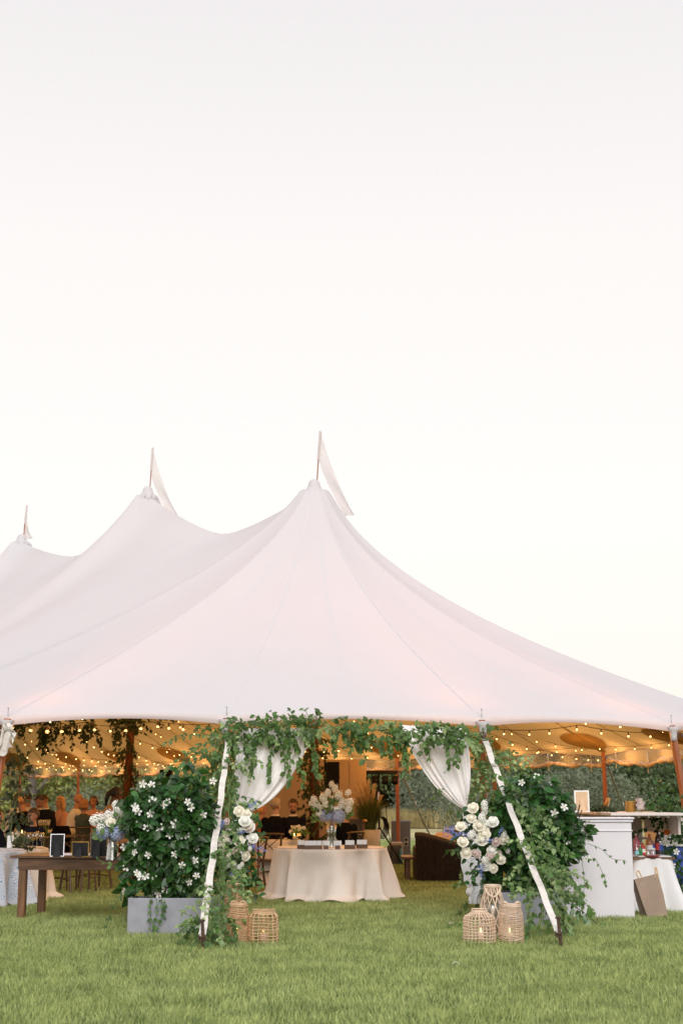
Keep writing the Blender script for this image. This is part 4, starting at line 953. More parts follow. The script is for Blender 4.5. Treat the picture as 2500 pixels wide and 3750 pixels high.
# ================================================================== LANTERNS AND CANDLES
def candle(label, loc, h=.11, r=.032):
    root = thing('candle', label, 'candle', loc); b = MB(); b.lathe([(r, 0), (r, h), (r*.85, h+.003), (r*.8, h-.008), (.004, h-.01)], 14); b.build('wax', M_WAX, root, True)
    b = MB(); b.tube([(0, 0, h-.01), (0, 0, h+.012)], .0015, 4); b.build('wick', M_BLACK, root)
    b = MB(); b.lathe([(.002, h+.006), (.009, h+.018), (.007, h+.03), (.001, h+.05)], 8); b.build('flame', M_FLAME, root, True)
    ld = bpy.data.lights.new('candle_light', 'POINT'); ld.energy = .25; ld.color = (1, .55, .22); ld.shadow_soft_size = .02; link('candle_light', ld, root, (0, 0, h+.07))
def basket(label, loc, prof, nv, nr, m, wire=.0045, cross=False, handle='loop', sq=0, ringw=None, hz=None):
    root = thing('wicker_lantern', label, 'lantern', loc); H = prof[-1][1]
    def rr(z):
        for (r0, z0), (r1, z1) in zip(prof, prof[1:]):
            if z <= z1: t = (z-z0)/(z1-z0); t = t*t*(3-2*t); return r0+(r1-r0)*t
        return prof[-1][0]
    def P_(a, z, k=1.0):
        r = rr(z)*k
        if sq: c, s = abs(cos(a)), abs(sin(a)); r *= 1/((c**sq+s**sq)**(1/sq))
        return Vector((r*cos(a), r*sin(a), z))
    b = MB()
    if cross:
        for k in range(nv):
            for sg in (-1, 1):
                b.tube([P_(2*pi*k/nv+sg*1.5*(z/H), z, 1+.02*sg) for z in [H*j/14 for j in range(15)]], wire*1.5, 4)
        b.build('diagonal_canes', m, root)
    else:
        for k in range(nv):
            a = 2*pi*k/nv+random.uniform(-.03, .03); b.tube([P_(a+.02*sin(z*30+k), z) for z in [H*j/12 for j in range(13)]], wire*1.15, 4)
        b.build('upright_canes', m, root)
    rb = MB()
    for k in range(nr):
        z = .006+(H-.012)*k/(nr-1)+random.uniform(-.15, .15)*H/nr*.5; ph = random.uniform(0, 6)
        rb.tube([P_(a, max(.004, min(H, z+.004*sin(a*3+ph)+.002*sin(a*7))), 1.03) for a in [2*pi*j/22 for j in range(23)]], (ringw or wire), 4)
    w = rb.build('woven_rings', m, root); w['kind'] = 'stuff' if nr > 12 else 'part'
    if nr <= 12: del w['kind']
    b = MB(); rt = prof[-1][0]
    b.tube([Vector((cos(a)*rt, sin(a)*rt, H+.004)) for a in [2*pi*j/20 for j in range(21)]], .010, 6)
    b.tube([Vector((cos(a)*rt*1.03, sin(a)*rt*1.03, H-.012)) for a in [2*pi*j/20 for j in range(21)]], .010, 6); b.build('rim', m, root)
    b = MB()
    if handle == 'loop': b.tube(catmull([(-rt*1.1, -.01, H), (-rt*.8, -rt*.9, H-.07), (0, -rt*1.45, H-.11), (rt*.8, -rt*.9, H-.07), (rt*1.1, -.01, H)], 5), .010, 6)
    elif handle == 'lugs':
        for s in (-1, 1): b.tube([Vector((s*rt*.55+cos(a)*.028, -rt*.5, H+.018+sin(a)*.02)) for a in [j*pi/5 for j in range(11)]], .009, 5)
    elif handle == 'rope':
        for s in (-1, 1): b.tube(catmull([(s*rt*.3, -rt*.6, H), (s*rt*.6, -rt*.7, H+.035), (s*rt*.95, -rt*.3, H+.02)], 5), .013, 6)
    else: b.tube([(-rt, 0, H+.01), (-rt, 0, H+.03), (rt, 0, H+.03), (rt, 0, H+.01)], .007, 5)
    b.build('handle', m, root)
    b = MB(); b.lathe([(prof[0][0]*.97, .004), (prof[0][0]*.97, .012)], 20); b.build('base', m, root)
    return root
g = gz(858, 3452); basket('tall tapered wicker lantern half hidden behind the ribbed one, left of the entrance', (g.x-.03, g.y+.25, 0), [(.165, 0), (.155, .15), (.10, .42), (.075, .57)], 16, 40, M_WICKER, .0035, handle='none')
g = gz(868, 3468); basket('wicker lantern with two small lugs, in front of the tall tapered one at left', (g.x, g.y+.12, 0), [(.115, 0), (.120, .13), (.118, .26), (.085, .40)], 8, 34, M_WICKER, .0035, handle='lugs')
candle('small lit candle inside the ribbed lantern at left', (g.x-.01, g.y+.08, .012))
g = gz(962, 3468); basket('drum shaped open weave wicker lantern beside the round table side of the left group', (g.x, g.y+.14, 0), [(.138, 0), (.142, .1), (.142, .28), (.11, .32)], 20, 11, M_WICKER, .0055, handle='bar', sq=5)
candle('small lit candle inside the drum lantern of the left group', (g.x, g.y+.1, .012))
g = gz(1818, 3440); basket('tall diamond lattice cane lantern at the back of the right group', (g.x-.02, g.y+.16, 0), [(.145, 0), (.15, .12), (.135, .30), (.078, .54)], 13, 2, M_WHITEWASH, .0048, cross=True, handle='loop')
b = MB(); b.lathe([(.095, .01), (.095, .33), (.09, .34)], 18); gv = b.build('glass_cylinder', glass('frosted_cylinder', (.8, .72, .62), .3, .3), None, True, (g.x-.02, g.y+.16, 0)); tag(gv, 'cloudy glass cylinder standing inside the diamond lattice lantern', 'glass cylinder')
g = gz(1761, 3467); basket('squat round grid weave lantern at the front of the right group', (g.x, g.y+.15, 0), [(.158, 0), (.162, .1), (.158, .27), (.075, .325)], 26, 11, M_WHITEWASH, .0050, handle='bar')
candle('small lit candle inside the squat grid lantern at right', (g.x+.01, g.y+.1, .012))
g = gz(1877, 3466); basket('waisted ribbed lantern with rope ears, rightmost of the right group', (g.x, g.y+.12, 0), [(.118, 0), (.125, .12), (.122, .28), (.10, .39)], 10, 30, M_WHITEWASH, .0034, handle='rope')
candle('small lit candle inside the ribbed lantern at right', (g.x-.02, g.y+.08, .012))

# ================================================================== FURNITURE BUILDERS
def cloth_table(label, cx, cy, r, h, hem, folds, m, seed=1, spill=.0, name='round_table', pat=None):
    rr = random.Random(seed); root = thing(name, label, 'table', (cx, cy, 0))
    b = MB(); b.lathe([(r-.02, h-.035), (r, h-.03), (r, h-.008), (r-.01, h-.006)], 40); b.build('tabletop', M_DARKWOOD, root)
    for k in range(4): a = k*pi/2+.7; b = MB(); b.tube([(cos(a)*r*.6, sin(a)*r*.6, 0), (cos(a)*r*.6, sin(a)*r*.6, h-.04)], .02, 6); b.build('leg', M_STEEL, root)
    ph = [rr.uniform(0, 6.28) for _ in range(6)]
    def f(u, v):
        a = u*2*pi
        if v < .3: q = v/.3; rad = r*q*1.004; return Vector((cos(a)*rad, sin(a)*rad, h+.003))
        q = (v-.3)/.7; z = h-(h-.012)*q**.95
        fold = sin(folds*a+ph[0])*.55+sin((folds*.5+1)*a+ph[1])*.3+sin((folds*1.7)*a+ph[2])*.25
        fold = .6*fold+.75*(1-2*abs(sin(folds*.5*a+ph[4]+.5*sin(2*a+ph[1])))**.7)*(.55+.45*sin(3*a+ph[5]))
        puddle = max(0, (q-.86)/.14); 
        rad = r+.012+hem*.8*q**1.1+.018*sin(23*a+4*q+ph[2])*q+fold*.17*q**.8+puddle*.05*(1+sin(9*a+ph[3]))+.03*sin(3*a+ph[4])*q
        z += puddle*.03*(1+sin(13*a+ph[5])) if puddle > 0 else 0
        a2 = a+.05*q*sin(5*a+ph[3])
        return Vector((cos(a2)*rad, sin(a2)*rad, max(.008, z-(.012 if q > 0 and q < .1 else 0))))
    b = MB(); b.grid(f, 220, 44, closed=True); b.build('tablecloth', m, root, True); return root
def chair(label, loc, rz, group='crossback chairs at the tables'):
    root = thing('crossback_chair', label, 'chair', loc, rz, group)   # faces +Y, back at -Y
    b = MB(); b.lathe([(.215, .43), (.225, .44), (.225, .455), (.21, .462)], 20); b.build('seat', M_CHAIR, root)
    for s in (-1, 1):
        b = MB(); b.tube([(s*.165, .155, .43), (s*.19, .19, 0)], [.02, .015], 8); b.build('leg', M_CHAIR, root)
        b = MB(); b.tube(catmull([(s*.20, -.27, 0), (s*.18, -.20, .43), (s*.19, -.22, .65), (s*.20, -.27, .88)], 5), .019, 8); b.build('leg', M_CHAIR, root)
        b = MB(); b.tube(catmull([(s*.185, -.21, .50), (0, -.245, .68), (-s*.195, -.262, .84)], 5), .014, 6, flat=.5); b.build('cross_brace', M_CHAIR, root)
    b = MB(); b.tube(catmull([(-.235, -.235, .875), (-.12, -.30, .885), (.12, -.30, .885), (.235, -.235, .875)], 6), .030, 8, flat=.55); b.build('top_rail', M_CHAIR, root)
    b = MB(); b.tube(catmull([(-.175, .16, .22), (0, 0, .25), (.19, -.2, .22)], 4), .010, 5); b.tube(catmull([(.175, .16, .22), (0, 0, .26), (-.19, -.2, .22)], 4), .010, 5); b.build('stretcher', M_CHAIR, root)
    return root

# place-card table in the entrance
T0 = Vector((at(1208, 3100, 21.6).x, 21.7, 0))
cloth_table('large round table under a floor length ivory cloth in the middle of the entrance', T0.x, T0.y, .83, .765, .15, 9, M_LINEN, 4)
TOPZ = .772
def card_block(label, px, py, w, n, rz=0):
    p = gz(px, py, TOPZ); root = thing('card_holder', label, 'card holder', (p.x, p.y, TOPZ), rz); b = MB()
    b.box((0, 0, .028), (w, .06, .056), bev=.003); b.build('wood_block', M_DARKWOOD, root)
    me = None
    for k in range(n):
        b = MB(); b.box((0, 0, .03), (.082, .0015, .075)); c_ = b.build('card', M_WHITE, root); c_.location = (-w/2+.05+(w-.10)*(k/max(1, n-1)) if n > 1 else 0, random.uniform(-.016, .016), .052); c_.rotation_euler = (random.uniform(-.1, .1), 0, random.uniform(-.35, .35))
for (a, w, n, rz, lab) in [((1102, 3110), .11, 2, .1, 'leftmost small wooden block of white place cards'), ((1145, 3112), .26, 5, .12, 'long wooden block of white place cards, left of the vase'), ((1193, 3112), .07, 3, 0, 'short card block just left of the vase foot'),
                         ((1236, 3112), .07, 2, 0, 'short card block just right of the vase foot'), ((1281, 3110), .15, 4, -.1, 'wooden card block with fanned cards, right of the vase'), ((1325, 3108), .16, 2, -.12, 'rightmost wooden block of white place cards')]:
    card_block(lab, a[0], a[1], w, n, rz)
def vase_flowers(label, loc, vh, vr, spread, hgt, comp, seed=2, leafn=90, flare=1.2, nobj=60, scale=1):
    rnd = random.Random(seed); root = thing('flower_vase', label, 'vase of flowers', loc)
    b = MB(); b.lathe([(vr, .0), (vr*.96, .01), (vr*.8, vh*.5), (vr*flare, vh), (vr*flare-.004, vh), (vr*.78, vh*.5), (vr*.9, .014)], 20, cap=False); b.build('glass_vase', M_GLASS, root, True)
    b = MB(); b.lathe([(vr*.88, .015), (vr*.77, vh*.5), (vr*.86, vh*.62), (.001, vh*.62)], 18); b.build('water', M_WATER, root, True)
    st = MB(); M = []
    for i, (kind, dx, dz, s_) in enumerate(comp):
        p = Vector((dx, rnd.uniform(-spread*.4, spread*.1), vh+dz)); q0 = Vector((-dx*.25, rnd.uniform(-.03, .03), .02))
        st.tube(catmull([q0, Vector((dx*.12, 0, vh)), p], 4), .0045, 4)
        if kind == 'rose': part('rose', rnd.choice(ME_ROSE), root, facing(p, s_, (dx*2, -1, .5)))
        elif kind == 'hyd': part('hydrangea', ME_HYD, root, facing(p, s_, (dx*1.5, -.8, .6)))
        elif kind == 'blush': part('blush_rose', ME_BLUSH, root, facing(p, s_, (dx*2, -1, .5)))
        else: part('stock', ME_STOCK, root, Matrix.Translation(p) @ Matrix.Rotation(dx*2.4, 4, 'Y') @ Matrix.Scale(s_, 4))
    for _ in range(leafn):
        a = rnd.uniform(-1, 1); p = Vector((a*spread, rnd.uniform(-.12, .12), vh+rnd.uniform(-.05, hgt*.8)*(1-.4*abs(a))))
        M.append(frame(p, Vector((a+rnd.gauss(0, .4), -.3, rnd.gauss(.1, .6))), Vector((0, -1, .4)), .075*rnd.uniform(.7, 1.3)))
    s = st.build('stems', M_STEM, root); s['kind'] = 'stuff'; leafy(root, M, M_LEAFV, min(nobj, len(M))); return root
comp = [('hyd', -.10, .05, .095), ('hyd', .10, .04, .10), ('hyd', .0, .02, .08), ('rose', .0, .17, .065), ('rose', .09, .14, .06), ('rose', -.08, .22, .06), ('rose', .18, .26, .06), ('rose', .02, .30, .055), ('rose', -.17, .17, .05), ('rose', .07, .06, .05),
        ('stock', -.22, .20, .06), ('stock', -.25, .28, .05), ('stock', .26, .24, .06), ('stock', .24, .14, .05), ('stock', -.12, .30, .06), ('stock', .10, .34, .06), ('stock', .15, .20, .06), ('stock', .05, .44, .05), ('stock', .24, .38, .045), ('stock', -.18, .08, .05), ('stock', -.05, .38, .05), ('stock', .0, .50, .04), ('stock', -.29, .22, .04)]
pv = gz(1213, 3105, TOPZ); vase_flowers('tall glass vase of cream roses and blue hydrangeas on the round entrance table', (pv.x, pv.y+.05, TOPZ), .40, .075, .28, .5, comp, nobj=60)

# farm table on the left with frames
fl_ = gz(58, 3375); fr_ = Vector((-2.15, fl_.y-.12, 0)); dF = (fr_-fl_).normalized(); nF = Vector((-dF.y, dF.x, 0)); LF = (fr_-fl_).length; Wd = 1.0
ft_ = thing('farm_table', 'long dark stained wooden farm table left of the flowering hedge', 'table', fl_, math.atan2(dF.y, dF.x))
b = MB()
for k in range(5):
    q = MB(); q.box((LF/2-.03, -.03+(k+.5)*(Wd+.06)/5, .762), (LF+.14, (Wd+.06)/5-.004, .032), bev=.004); q.build('top_plank', M_DARKWOOD, ft_)
for y in (.02, Wd-.02): b = MB(); b.box((LF/2-.02, y, .675), (LF-.03, .028, .138), bev=.003); b.build('apron', M_DARKWOOD, ft_)
for x in (0, LF-.04): b = MB(); b.box((x+.01, Wd/2, .675), (.026, Wd-.07, .134), bev=.003); b.build('apron', M_DARKWOOD, ft_)
for x in (.03, LF-.07):
    for y in (.055, Wd-.055): b = MB(); b.box((x+.02, y, .302), (.092, .092, .604), bev=.006); b.build('leg', M_LEGWOOD, ft_)
def onF(u, w, z=.779): return fl_+dF*u+nF*w+Vector((0, 0, z))
rn = MB(); rn.grid(lambda u, v: onF(.35+u*(LF-.5), .12+v*.55+.01*sin(u*20), .781+.002*sin(u*30)+(.0)), 30, 6); tag(rn.build('table_runner', mat('lace_runner', (.50, .52, .60), .9, .25, 60, bump=.4, bscale=90)), 'white lace runner lying along the dark farm table', 'table runner')
def picture(label, p, w, h, rz, lean, mf, mb, bar=.018, stand=True):
    root = thing('picture_frame', label, 'picture frame', p, rz); rot = RX(lean); b = MB()
    for (c, d) in (((0, 0, bar/2), (w, .018, bar)), ((0, 0, h-bar/2), (w, .018, bar)), ((-w/2+bar/2, 0, h/2), (bar, .018, h-2*bar)), ((w/2-bar/2, 0, h/2), (bar, .018, h-2*bar))): b.box(rot @ Vector(c), d, rot)
    b.build('frame', mf, root); b = MB(); b.box(rot @ Vector((0, -.004, h/2)), (w-2*bar, .008, h-2*bar), rot); b.build('backing', mb, root)
    if stand:
        b = MB(); a = rot @ Vector((0, -.012, h*.62)); ft2 = Vector((0, -(.10+.12*h), 0)); vs = [a+Vector((-.02, 0, 0)), a+Vector((.02, 0, 0)), ft2+Vector((.045, 0, 0)), ft2+Vector((-.045, 0, 0))]; vs += [v+Vector((0, .005, 0)) for v in vs]
        b.add(vs, [(0, 1, 2, 3), (7, 6, 5, 4), (0, 4, 5, 1), (1, 5, 6, 2), (2, 6, 7, 3), (3, 7, 4, 0)]); b.build('easel_back', mb, root)
M_FRS = mat('silver_frame', (.45, .45, .48), .35, .1, metal=.5); M_FRB = mat('black_velvet', (.010, .010, .011), .9, .2); M_FRC = mat('carved_frame', (.12, .075, .04), .5, .5, 40, bump=.6)
M_FRW = mat('white_frame', (.75, .74, .73), .5, .03); M_MDF = mat('board_back', (.62, .42, .26), .7, .08)
picture('silver edged frame seen from behind, leftmost on the farm table', gz(208, 3138, .785), .165, .265, .16, -.16, M_FRS, M_FRB, .008)
picture('low landscape frame seen from behind, middle of the farm table', gz(294, 3138, .785), .205, .175, -.10, .10, M_GOLD, M_FRB, .007)
picture('carved wooden frame seen from behind, beside the glass vase', gz(362, 3142, .785), .215, .29, -.14, .04, M_FRC, M_FRB, .016)
comp2 = [('hyd', -.10, .03, .085), ('hyd', .05, .02, .09), ('rose', -.02, .15, .065), ('rose', -.09, .13, .06), ('rose', .07, .17, .06), ('rose', .02, .24, .055), ('stock', -.22, .16, .05), ('stock', -.18, .18, .05), ('stock', -.14, .19, .045), ('stock', .05, .30, .055), ('stock', .02, .34, .04), ('stock', .09, .26, .05), ('rose', .11, .10, .055), ('stock', -.06, .22, .05), ('stock', -.13, .08, .05)]
pv = gz(411, 3150, .785); vase_flowers('flared glass vase of white flowers and pale blue hydrangea on the farm table', (pv.x, pv.y, .785), .27, .075, .2, .3, comp2, 6, 70, .62, 40)

# blue patterned cloth table at the left edge, guest tables, chairs
def paisley(name):
    m = bpy.data.materials.new(name); m.use_nodes = True; n = m.node_tree; b = n.nodes['Principled BSDF']; b.inputs['Roughness'].default_value = .9
    t = n.nodes.new('ShaderNodeTexCoord'); v = n.nodes.new('ShaderNodeTexVoronoi'); v.inputs['Scale'].default_value = 13; n.links.new(t.outputs['Object'], v.inputs[0])
    w = n.nodes.new('ShaderNodeMath'); w.operation = 'MULTIPLY'; w.inputs[1].default_value = 42; n.links.new(v.outputs['Distance'], w.inputs[0])
    s = n.nodes.new('ShaderNodeMath'); s.operation = 'SINE'; n.links.new(w.outputs[0], s.inputs[0])
    r = n.nodes.new('ShaderNodeValToRGB'); n.links.new(s.outputs[0], r.inputs[0]); r.color_ramp.elements[0].position = .1; r.color_ramp.elements[0].color = (.62, .62, .64, 1); r.color_ramp.elements[1].position = .85; r.color_ramp.elements[1].color = (.13, .27, .47, 1)
    n.links.new(r.outputs[0], b.inputs['Base Color']); return m
g = gz(-50, 3335); cloth_table('table with a pale blue paisley cloth at the left edge', g.x-.30, g.y+.75, .62, .77, .12, 8, paisley('paisley_cloth'), 9)
TA = Vector((-5.12, 21.6, 0)); cloth_table('round guest table with linen cloth behind the crossback chair at left', TA.x, TA.y, .76, .76, .10, 9, M_LINEN, 2)
TB = Vector((-6.1, 31.5, 0)); cloth_table('far round guest table behind the boy, with a row of glasses', TB.x, TB.y, .8, .80, .10, 9, M_LINEN, 12)
TC = Vector((-1.35, 25.6, 0)); cloth_table('round guest table between the grey haired man and the bearded man', TC.x, TC.y, .62, .78, .10, 9, M_LINEN, 17)
chair('dark crossback chair with its back to the farm table', (gz(128, 3290).x, gz(128, 3290).y+.25, 0), .12)
cs = Vector((gz(935, 3250).x-.02, 22.6, 0)); chair('crossback chair draped with a mustard shawl beside the left roses', cs, .7)
sh = thing('shawl', 'mustard fringed shawl hanging over the chair back beside the left roses', 'shawl', (cs.x+.04, cs.y, 0)); b = MB()
def shf(u, v): return Vector((.02+(u-.5)*.22+.015*sin(v*3)+.012*sin(u*25)*(v), -.33-.02*cos(u*20)-.05*min(1, v*3), .93-.42*v-.02*abs(2*u-1)))
b.grid(shf, 26, 14); b.build('cloth', mat('mustard_wool', (.48, .27, .08), .9, .12, 30, bump=.3), sh, True); b = MB()
for k in range(26): x = .02+(k/25-.5)*.22; b.tube([(x+.01, -.38, .515), (x+random.uniform(-.015, .02), -.385, .40-random.uniform(0, .06)), (x+random.uniform(-.02, .03), -.37, .24-random.uniform(0, .12))], .0045, 3)
s_ = b.build('fringe', MATS['mustard_wool'], sh); s_['kind'] = 'stuff'
for (px, Y, rz, lab) in [(215, 22.9, .3, 'crossback chair with its legs showing under the farm table, left'), (300, 23.4, -.4, 'crossback chair with its legs showing under the farm table, middle'), (350, 24.2, .6, 'crossback chair glimpsed between farm table and hedge')]:
    chair(lab, (at(px, 3000, Y).x, Y, 0), rz)
ch_m = chair('crossback chair under the grey haired man in black', (at(985, 3000, 24.9).x, 24.9, 0), .1)
for (px, Y, rz, lab) in [(262, 30.8, .1, 'chair with a dark jacket over it under the bald man'), (318, 30.2, .3, 'chair under the woman in the green dress'), (1262, 26.0, .9, 'chair behind the glass vase under the man in black')]:
    chair(lab, (at(px, 3000, Y).x, Y, 0), rz)
def wine(label, p, col=None, tall=False, group='drinking glasses on the guest tables'):
    root = thing('wine_glass', label, 'glass', p, group=group); b = MB(); h = .22 if not tall else .24; r = .038 if not tall else .026
    b.lathe([(.032, 0), (.03, .004), (.005, .01), (.004, h*.42), (r*.7, h*.5), (r, h*.68), (r*.85, h), (r*.82, h), (r*.95, h*.68), (.004, h*.46)], 12, cap=False); b.build('bowl_and_stem', M_GLASS, root, True)
    if col: b = MB(); b.lathe([(.003, h*.47), (r*.66, h*.52), (r*.88, h*.68), (.001, h*.69)], 12); b.build('wine', col, root, True)
M_WW = mat('white_wine', (.75, .5, .12), .1, .05, trans=.5, tcol=(.9, .6, .15)); M_RW = mat('red_wine', (.05, .005, .008), .1, .05)
for (px, c_, t, lab) in [(88, M_WW, 1, 'tall glass of golden wine, leftmost on the near guest table'), (106, None, 0, 'empty wide glass beside the golden wine'), (122, M_WW, 0, 'half full glass of white wine in the middle of the near guest table'), (136, M_WW, 1, 'tall glass of white wine next to the red wine'), (153, M_RW, 0, 'glass of red wine on the near guest table')]:
    wine(lab, Vector((at(px, 3060, 21.15).x, 21.15, .765)), c_, t)
for px, c_, lab in [(146, M_WW, 'first lit glass on the far table behind the boy'), (153, None, 'second glass on the far table behind the boy'), (161, M_WW, 'third glass on the far table behind the boy'), (169, M_WW, 'fourth glass on the far table behind the boy'), (178, None, 'rightmost glass on the far table behind the boy')]:
    wine(lab, Vector((at(px, 3000, 31.2).x, 31.2, .81)), c_)
for px, c_, lab in [(1052, M_WW, 'amber glass in front of the bearded man'), (1072, M_RW, 'red wine glass in front of the bearded man'), (1088, M_WW, 'low glass of white wine near the vine wrapped pole')]:
    wine(lab, Vector((at(px, 3000, 25.4).x, 25.4, .79)), c_)
def low_flowers(label, p, n, r, seed, cols):
    rnd = random.Random(seed); root = thing('table_posy', label, 'flowers', p); b = MB(); b.lathe([(.05, 0), (.07, .05), (.06, .1)], 12); b.build('bowl', M_GLASS, root)
    for k in range(n):
        q = Vector((rnd.uniform(-r, r), rnd.uniform(-.1, .1), .12+rnd.uniform(0, r*.6))); part('rose', rnd.choice(cols), root, facing(q, rnd.uniform(.03, .045)))
    leafy(root, [frame(Vector((rnd.uniform(-r, r), rnd.uniform(-.08, .1), .08+rnd.uniform(0, r*.5))), rv(), (0, -1, .3), .06) for _ in range(50)], M_LEAFV, 20)
low_flowers('low posy of cream flowers on the near guest table at left', Vector((at(32, 3040, 21.2).x, 21.2, .765)), 14, .16, 3, ME_ROSE[:2])
low_flowers('low posy of mixed small flowers beside the glasses', Vector((at(66, 3050, 21.3).x, 21.3, .765)), 9, .09, 5, [ME_BLUSH, ME_ROSE[0], ME_BLUSH])
low_flowers('low posy of yellow lit flowers before the bearded man', Vector((at(1095, 3030, 25.3).x, 25.2, .785)), 12, .17, 8, ME_ROSE)
candle('tall glowing candle on the near guest table', Vector((at(90, 3000, 21.4).x-.03, 21.4, .765)), .20, .03)
candle('small votive candle glowing on the near guest table', Vector((at(52, 3090, 21.0).x, 21.0, .765)), .03, .03)
candle('votive candle glowing on the bearded man\'s table', Vector((at(1078, 3000, 25.1).x, 25.1, .785)), .05, .03)
tr_ = thing('table_runner_garland', 'green garland trailing over the edge of the far guest table', 'garland', (at(178, 3000, 30.6).x, 30.6, .8)); M = []
for k in range(110): z = random.uniform(-.5, .08); M.append(frame(Vector((random.gauss(0, .05)+(.0 if z < 0 else random.uniform(-.2, .1)), random.uniform(-.1, .02), z)), rv()+Vector((0, -.5, -.5)), (0, -1, .2), .07))
leafy(tr_, M, M_LEAFV, 30); b = MB(); b.tube([(-.15, 0, .02), (0, -.06, .02), (0, -.08, -.5)], .006, 4); b.build('stem', M_STEM, tr_)
mc = thing('menu_card', 'white menu card standing on the near guest table', 'menu', Vector((at(38, 3080, 20.98).x, 20.98, .765))); b = MB(); b.box((0, 0, .09), (.09, .002, .18), RX(-.1)); b.build('card', M_WHITE, mc)

# ================================================================== BAR
bL, bR = gz(2068, 3372), gz(2318, 3366); Yb = (bL.y+bR.y)/2; BH = 1.235; bx0, bx1 = at(2060, 3100, Yb).x, at(2314, 3100, Yb).x
bar = thing('bar_counter', 'white painted bar counter with moulded top edge, right of the flowering hedge', 'bar', ((bx0+bx1)/2, Yb, 0)); w = bx1-bx0
b = MB(); b.box((0, .16, BH/2-.01), (w, .32, BH-.02), bev=.004); b.build('front_panel', M_BAR, bar)
for z, dz, ex_ in ((BH-.165, .02, .012), (BH-.045, .03, .02), (BH-.012, .024, .035)): b = MB(); b.box((0, .16, z), (w+2*ex_, .32+2*ex_, dz), bev=.006); b.build('moulding', M_BAR, bar)
ct = thing('back_counter', 'long white bar shelf unit running back behind the front panel', 'bar', (at(2275, 2985, 21).x, 21.0, 0)); cw = at(2402, 2985, 21).x-at(2145, 2985, 21).x
b = MB(); b.box((0, -.6, 1.262), (cw, 2.6, .035), bev=.004); b.build('counter_top', M_BARIN, ct)
b = MB(); b.box((-.04, .60, .62), (cw-.12, .04, 1.24)); b.build('back_panel', M_BARIN, ct)
b = MB(); b.box((cw/2-.05, -.5, 1.12), (.03, 2.2, .25)); b.build('side_panel', M_BARIN, ct)
for k in range(7): b = MB(); b.box((-cw/2+.12+k*(cw-.24)/6, -.6, 1.232), (.03, 2.5, .024)); b.build('shelf_bracket', M_BARIN, ct)
b = MB(); b.box((.0, .3, .9), (cw-.14, .5, .025)); b.build('shelf', M_BARIN, ct)
c4 = thing('second_counter', 'cream side counter behind the right hand vines', 'bar', (at(2455, 3000, 22).x, 22, 0)); b = MB(); b.box((0, 0, .6), (.62, .9, 1.2), bev=.005); b.build('body', M_BARIN, c4); b = MB(); b.box((0, 0, 1.215), (.68, .96, .028), bev=.004); b.build('top', M_BARIN, c4)
topz = 1.281
picture('larger white picture frame seen from behind on the bar', gz(2127, 2976, topz)+Vector((0, -.1, 0)), .20, .30, -.12, -.22, M_FRW, M_MDF, .018)
picture('small white picture frame tilted among ferns on the bar', gz(2203, 2958, topz+.02)+Vector((0, -.5, .02)), .10, .17, -1.0, -.35, M_FRW, M_MDF, .012)
fn = thing('fern_greens', 'heap of dark fern greens round the small white frame on the bar', 'greenery', Vector((at(2200, 2960, 20.0).x, 20.0, topz))); M = []
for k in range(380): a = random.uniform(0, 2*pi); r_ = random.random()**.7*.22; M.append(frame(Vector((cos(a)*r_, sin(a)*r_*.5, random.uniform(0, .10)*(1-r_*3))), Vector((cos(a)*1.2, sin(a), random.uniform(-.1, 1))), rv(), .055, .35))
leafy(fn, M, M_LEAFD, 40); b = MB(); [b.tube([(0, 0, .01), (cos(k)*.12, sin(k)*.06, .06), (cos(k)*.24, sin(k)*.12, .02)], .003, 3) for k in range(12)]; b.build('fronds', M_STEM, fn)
p = Vector((at(2308, 2960, 20.3).x, 20.3, topz)); gb = thing('gold_holder', 'gold woven metal cup on the bar top beside the napkins', 'cup', p); b = MB()
for k in range(11): b.tube([Vector((cos(a)*.064, sin(a)*.064, .008+k*.0135)) for a in [2*pi*j/18 for j in range(19)]], .0062, 4)
b.build('woven_wall', M_GOLD, gb); b = MB(); b.lathe([(.06, 0), (.06, .01)], 16); b.build('base', M_GOLD, gb)
nk = thing('napkin_stack', 'uneven stack of patterned paper napkins on a clear stand', 'napkins', p+Vector((.135, 0, 0))); b = MB(); b.lathe([(.05, 0), (.012, .008), (.012, .03), (.07, .036)], 16); b.build('glass_stand', M_GLASS, nk)
m_n = [mat('napkin_print_%d' % k, c_, .9, .3, 25) for k, c_ in enumerate([(.62, .50, .48), (.45, .36, .36), (.70, .60, .56)])]
for k in range(20): b = MB(); b.box((random.uniform(-.006, .006), random.uniform(-.006, .006), .043+k*.0077), (.115, .115, .006), RZ(random.uniform(-.3, .3))); b.build('napkin', m_n[k % 3], nk)

# cloth covered drinks table
dt = Vector((at(2385, 3120, 19.3).x, 19.45, 0)); dr = thing('drinks_table', 'drinks table under a white cloth spilling onto the lawn, right of the bar', 'table', dt)
hw = .27; DZ = .72
b = MB(); b.box((0, .1, DZ-.02), (2*hw, .8, .03)); b.build('tabletop', M_DARKWOOD, dr)
def dcl(u, v):
    # loop around a rectangle; front corners flare and trail on the grass
    a = u*2*pi; c_, s_ = cos(a), sin(a); n_ = 5; k = 1/((abs(c_)**n_+abs(s_)**n_)**(1/n_))
    if v < .25: q = v/.25; return Vector((c_*k*hw*q*1.01, .1+s_*k*.4*q*1.01, DZ))
    q = (v-.25)/.75; corner = abs(sin(2*a))**3; fl2 = (.05+.17*corner)*q**1.3; f2 = .035*sin(13*a+1)*q+.02*sin(5*a)*q
    return Vector((c_*k*(hw+fl2+f2), .1+s_*k*(.4+fl2*.8+f2), max(.008, DZ-(DZ+.02)*q**.97)))
b = MB(); b.grid(dcl, 140, 34, closed=True); b.build('tablecloth', M_WHITE, dr, True)
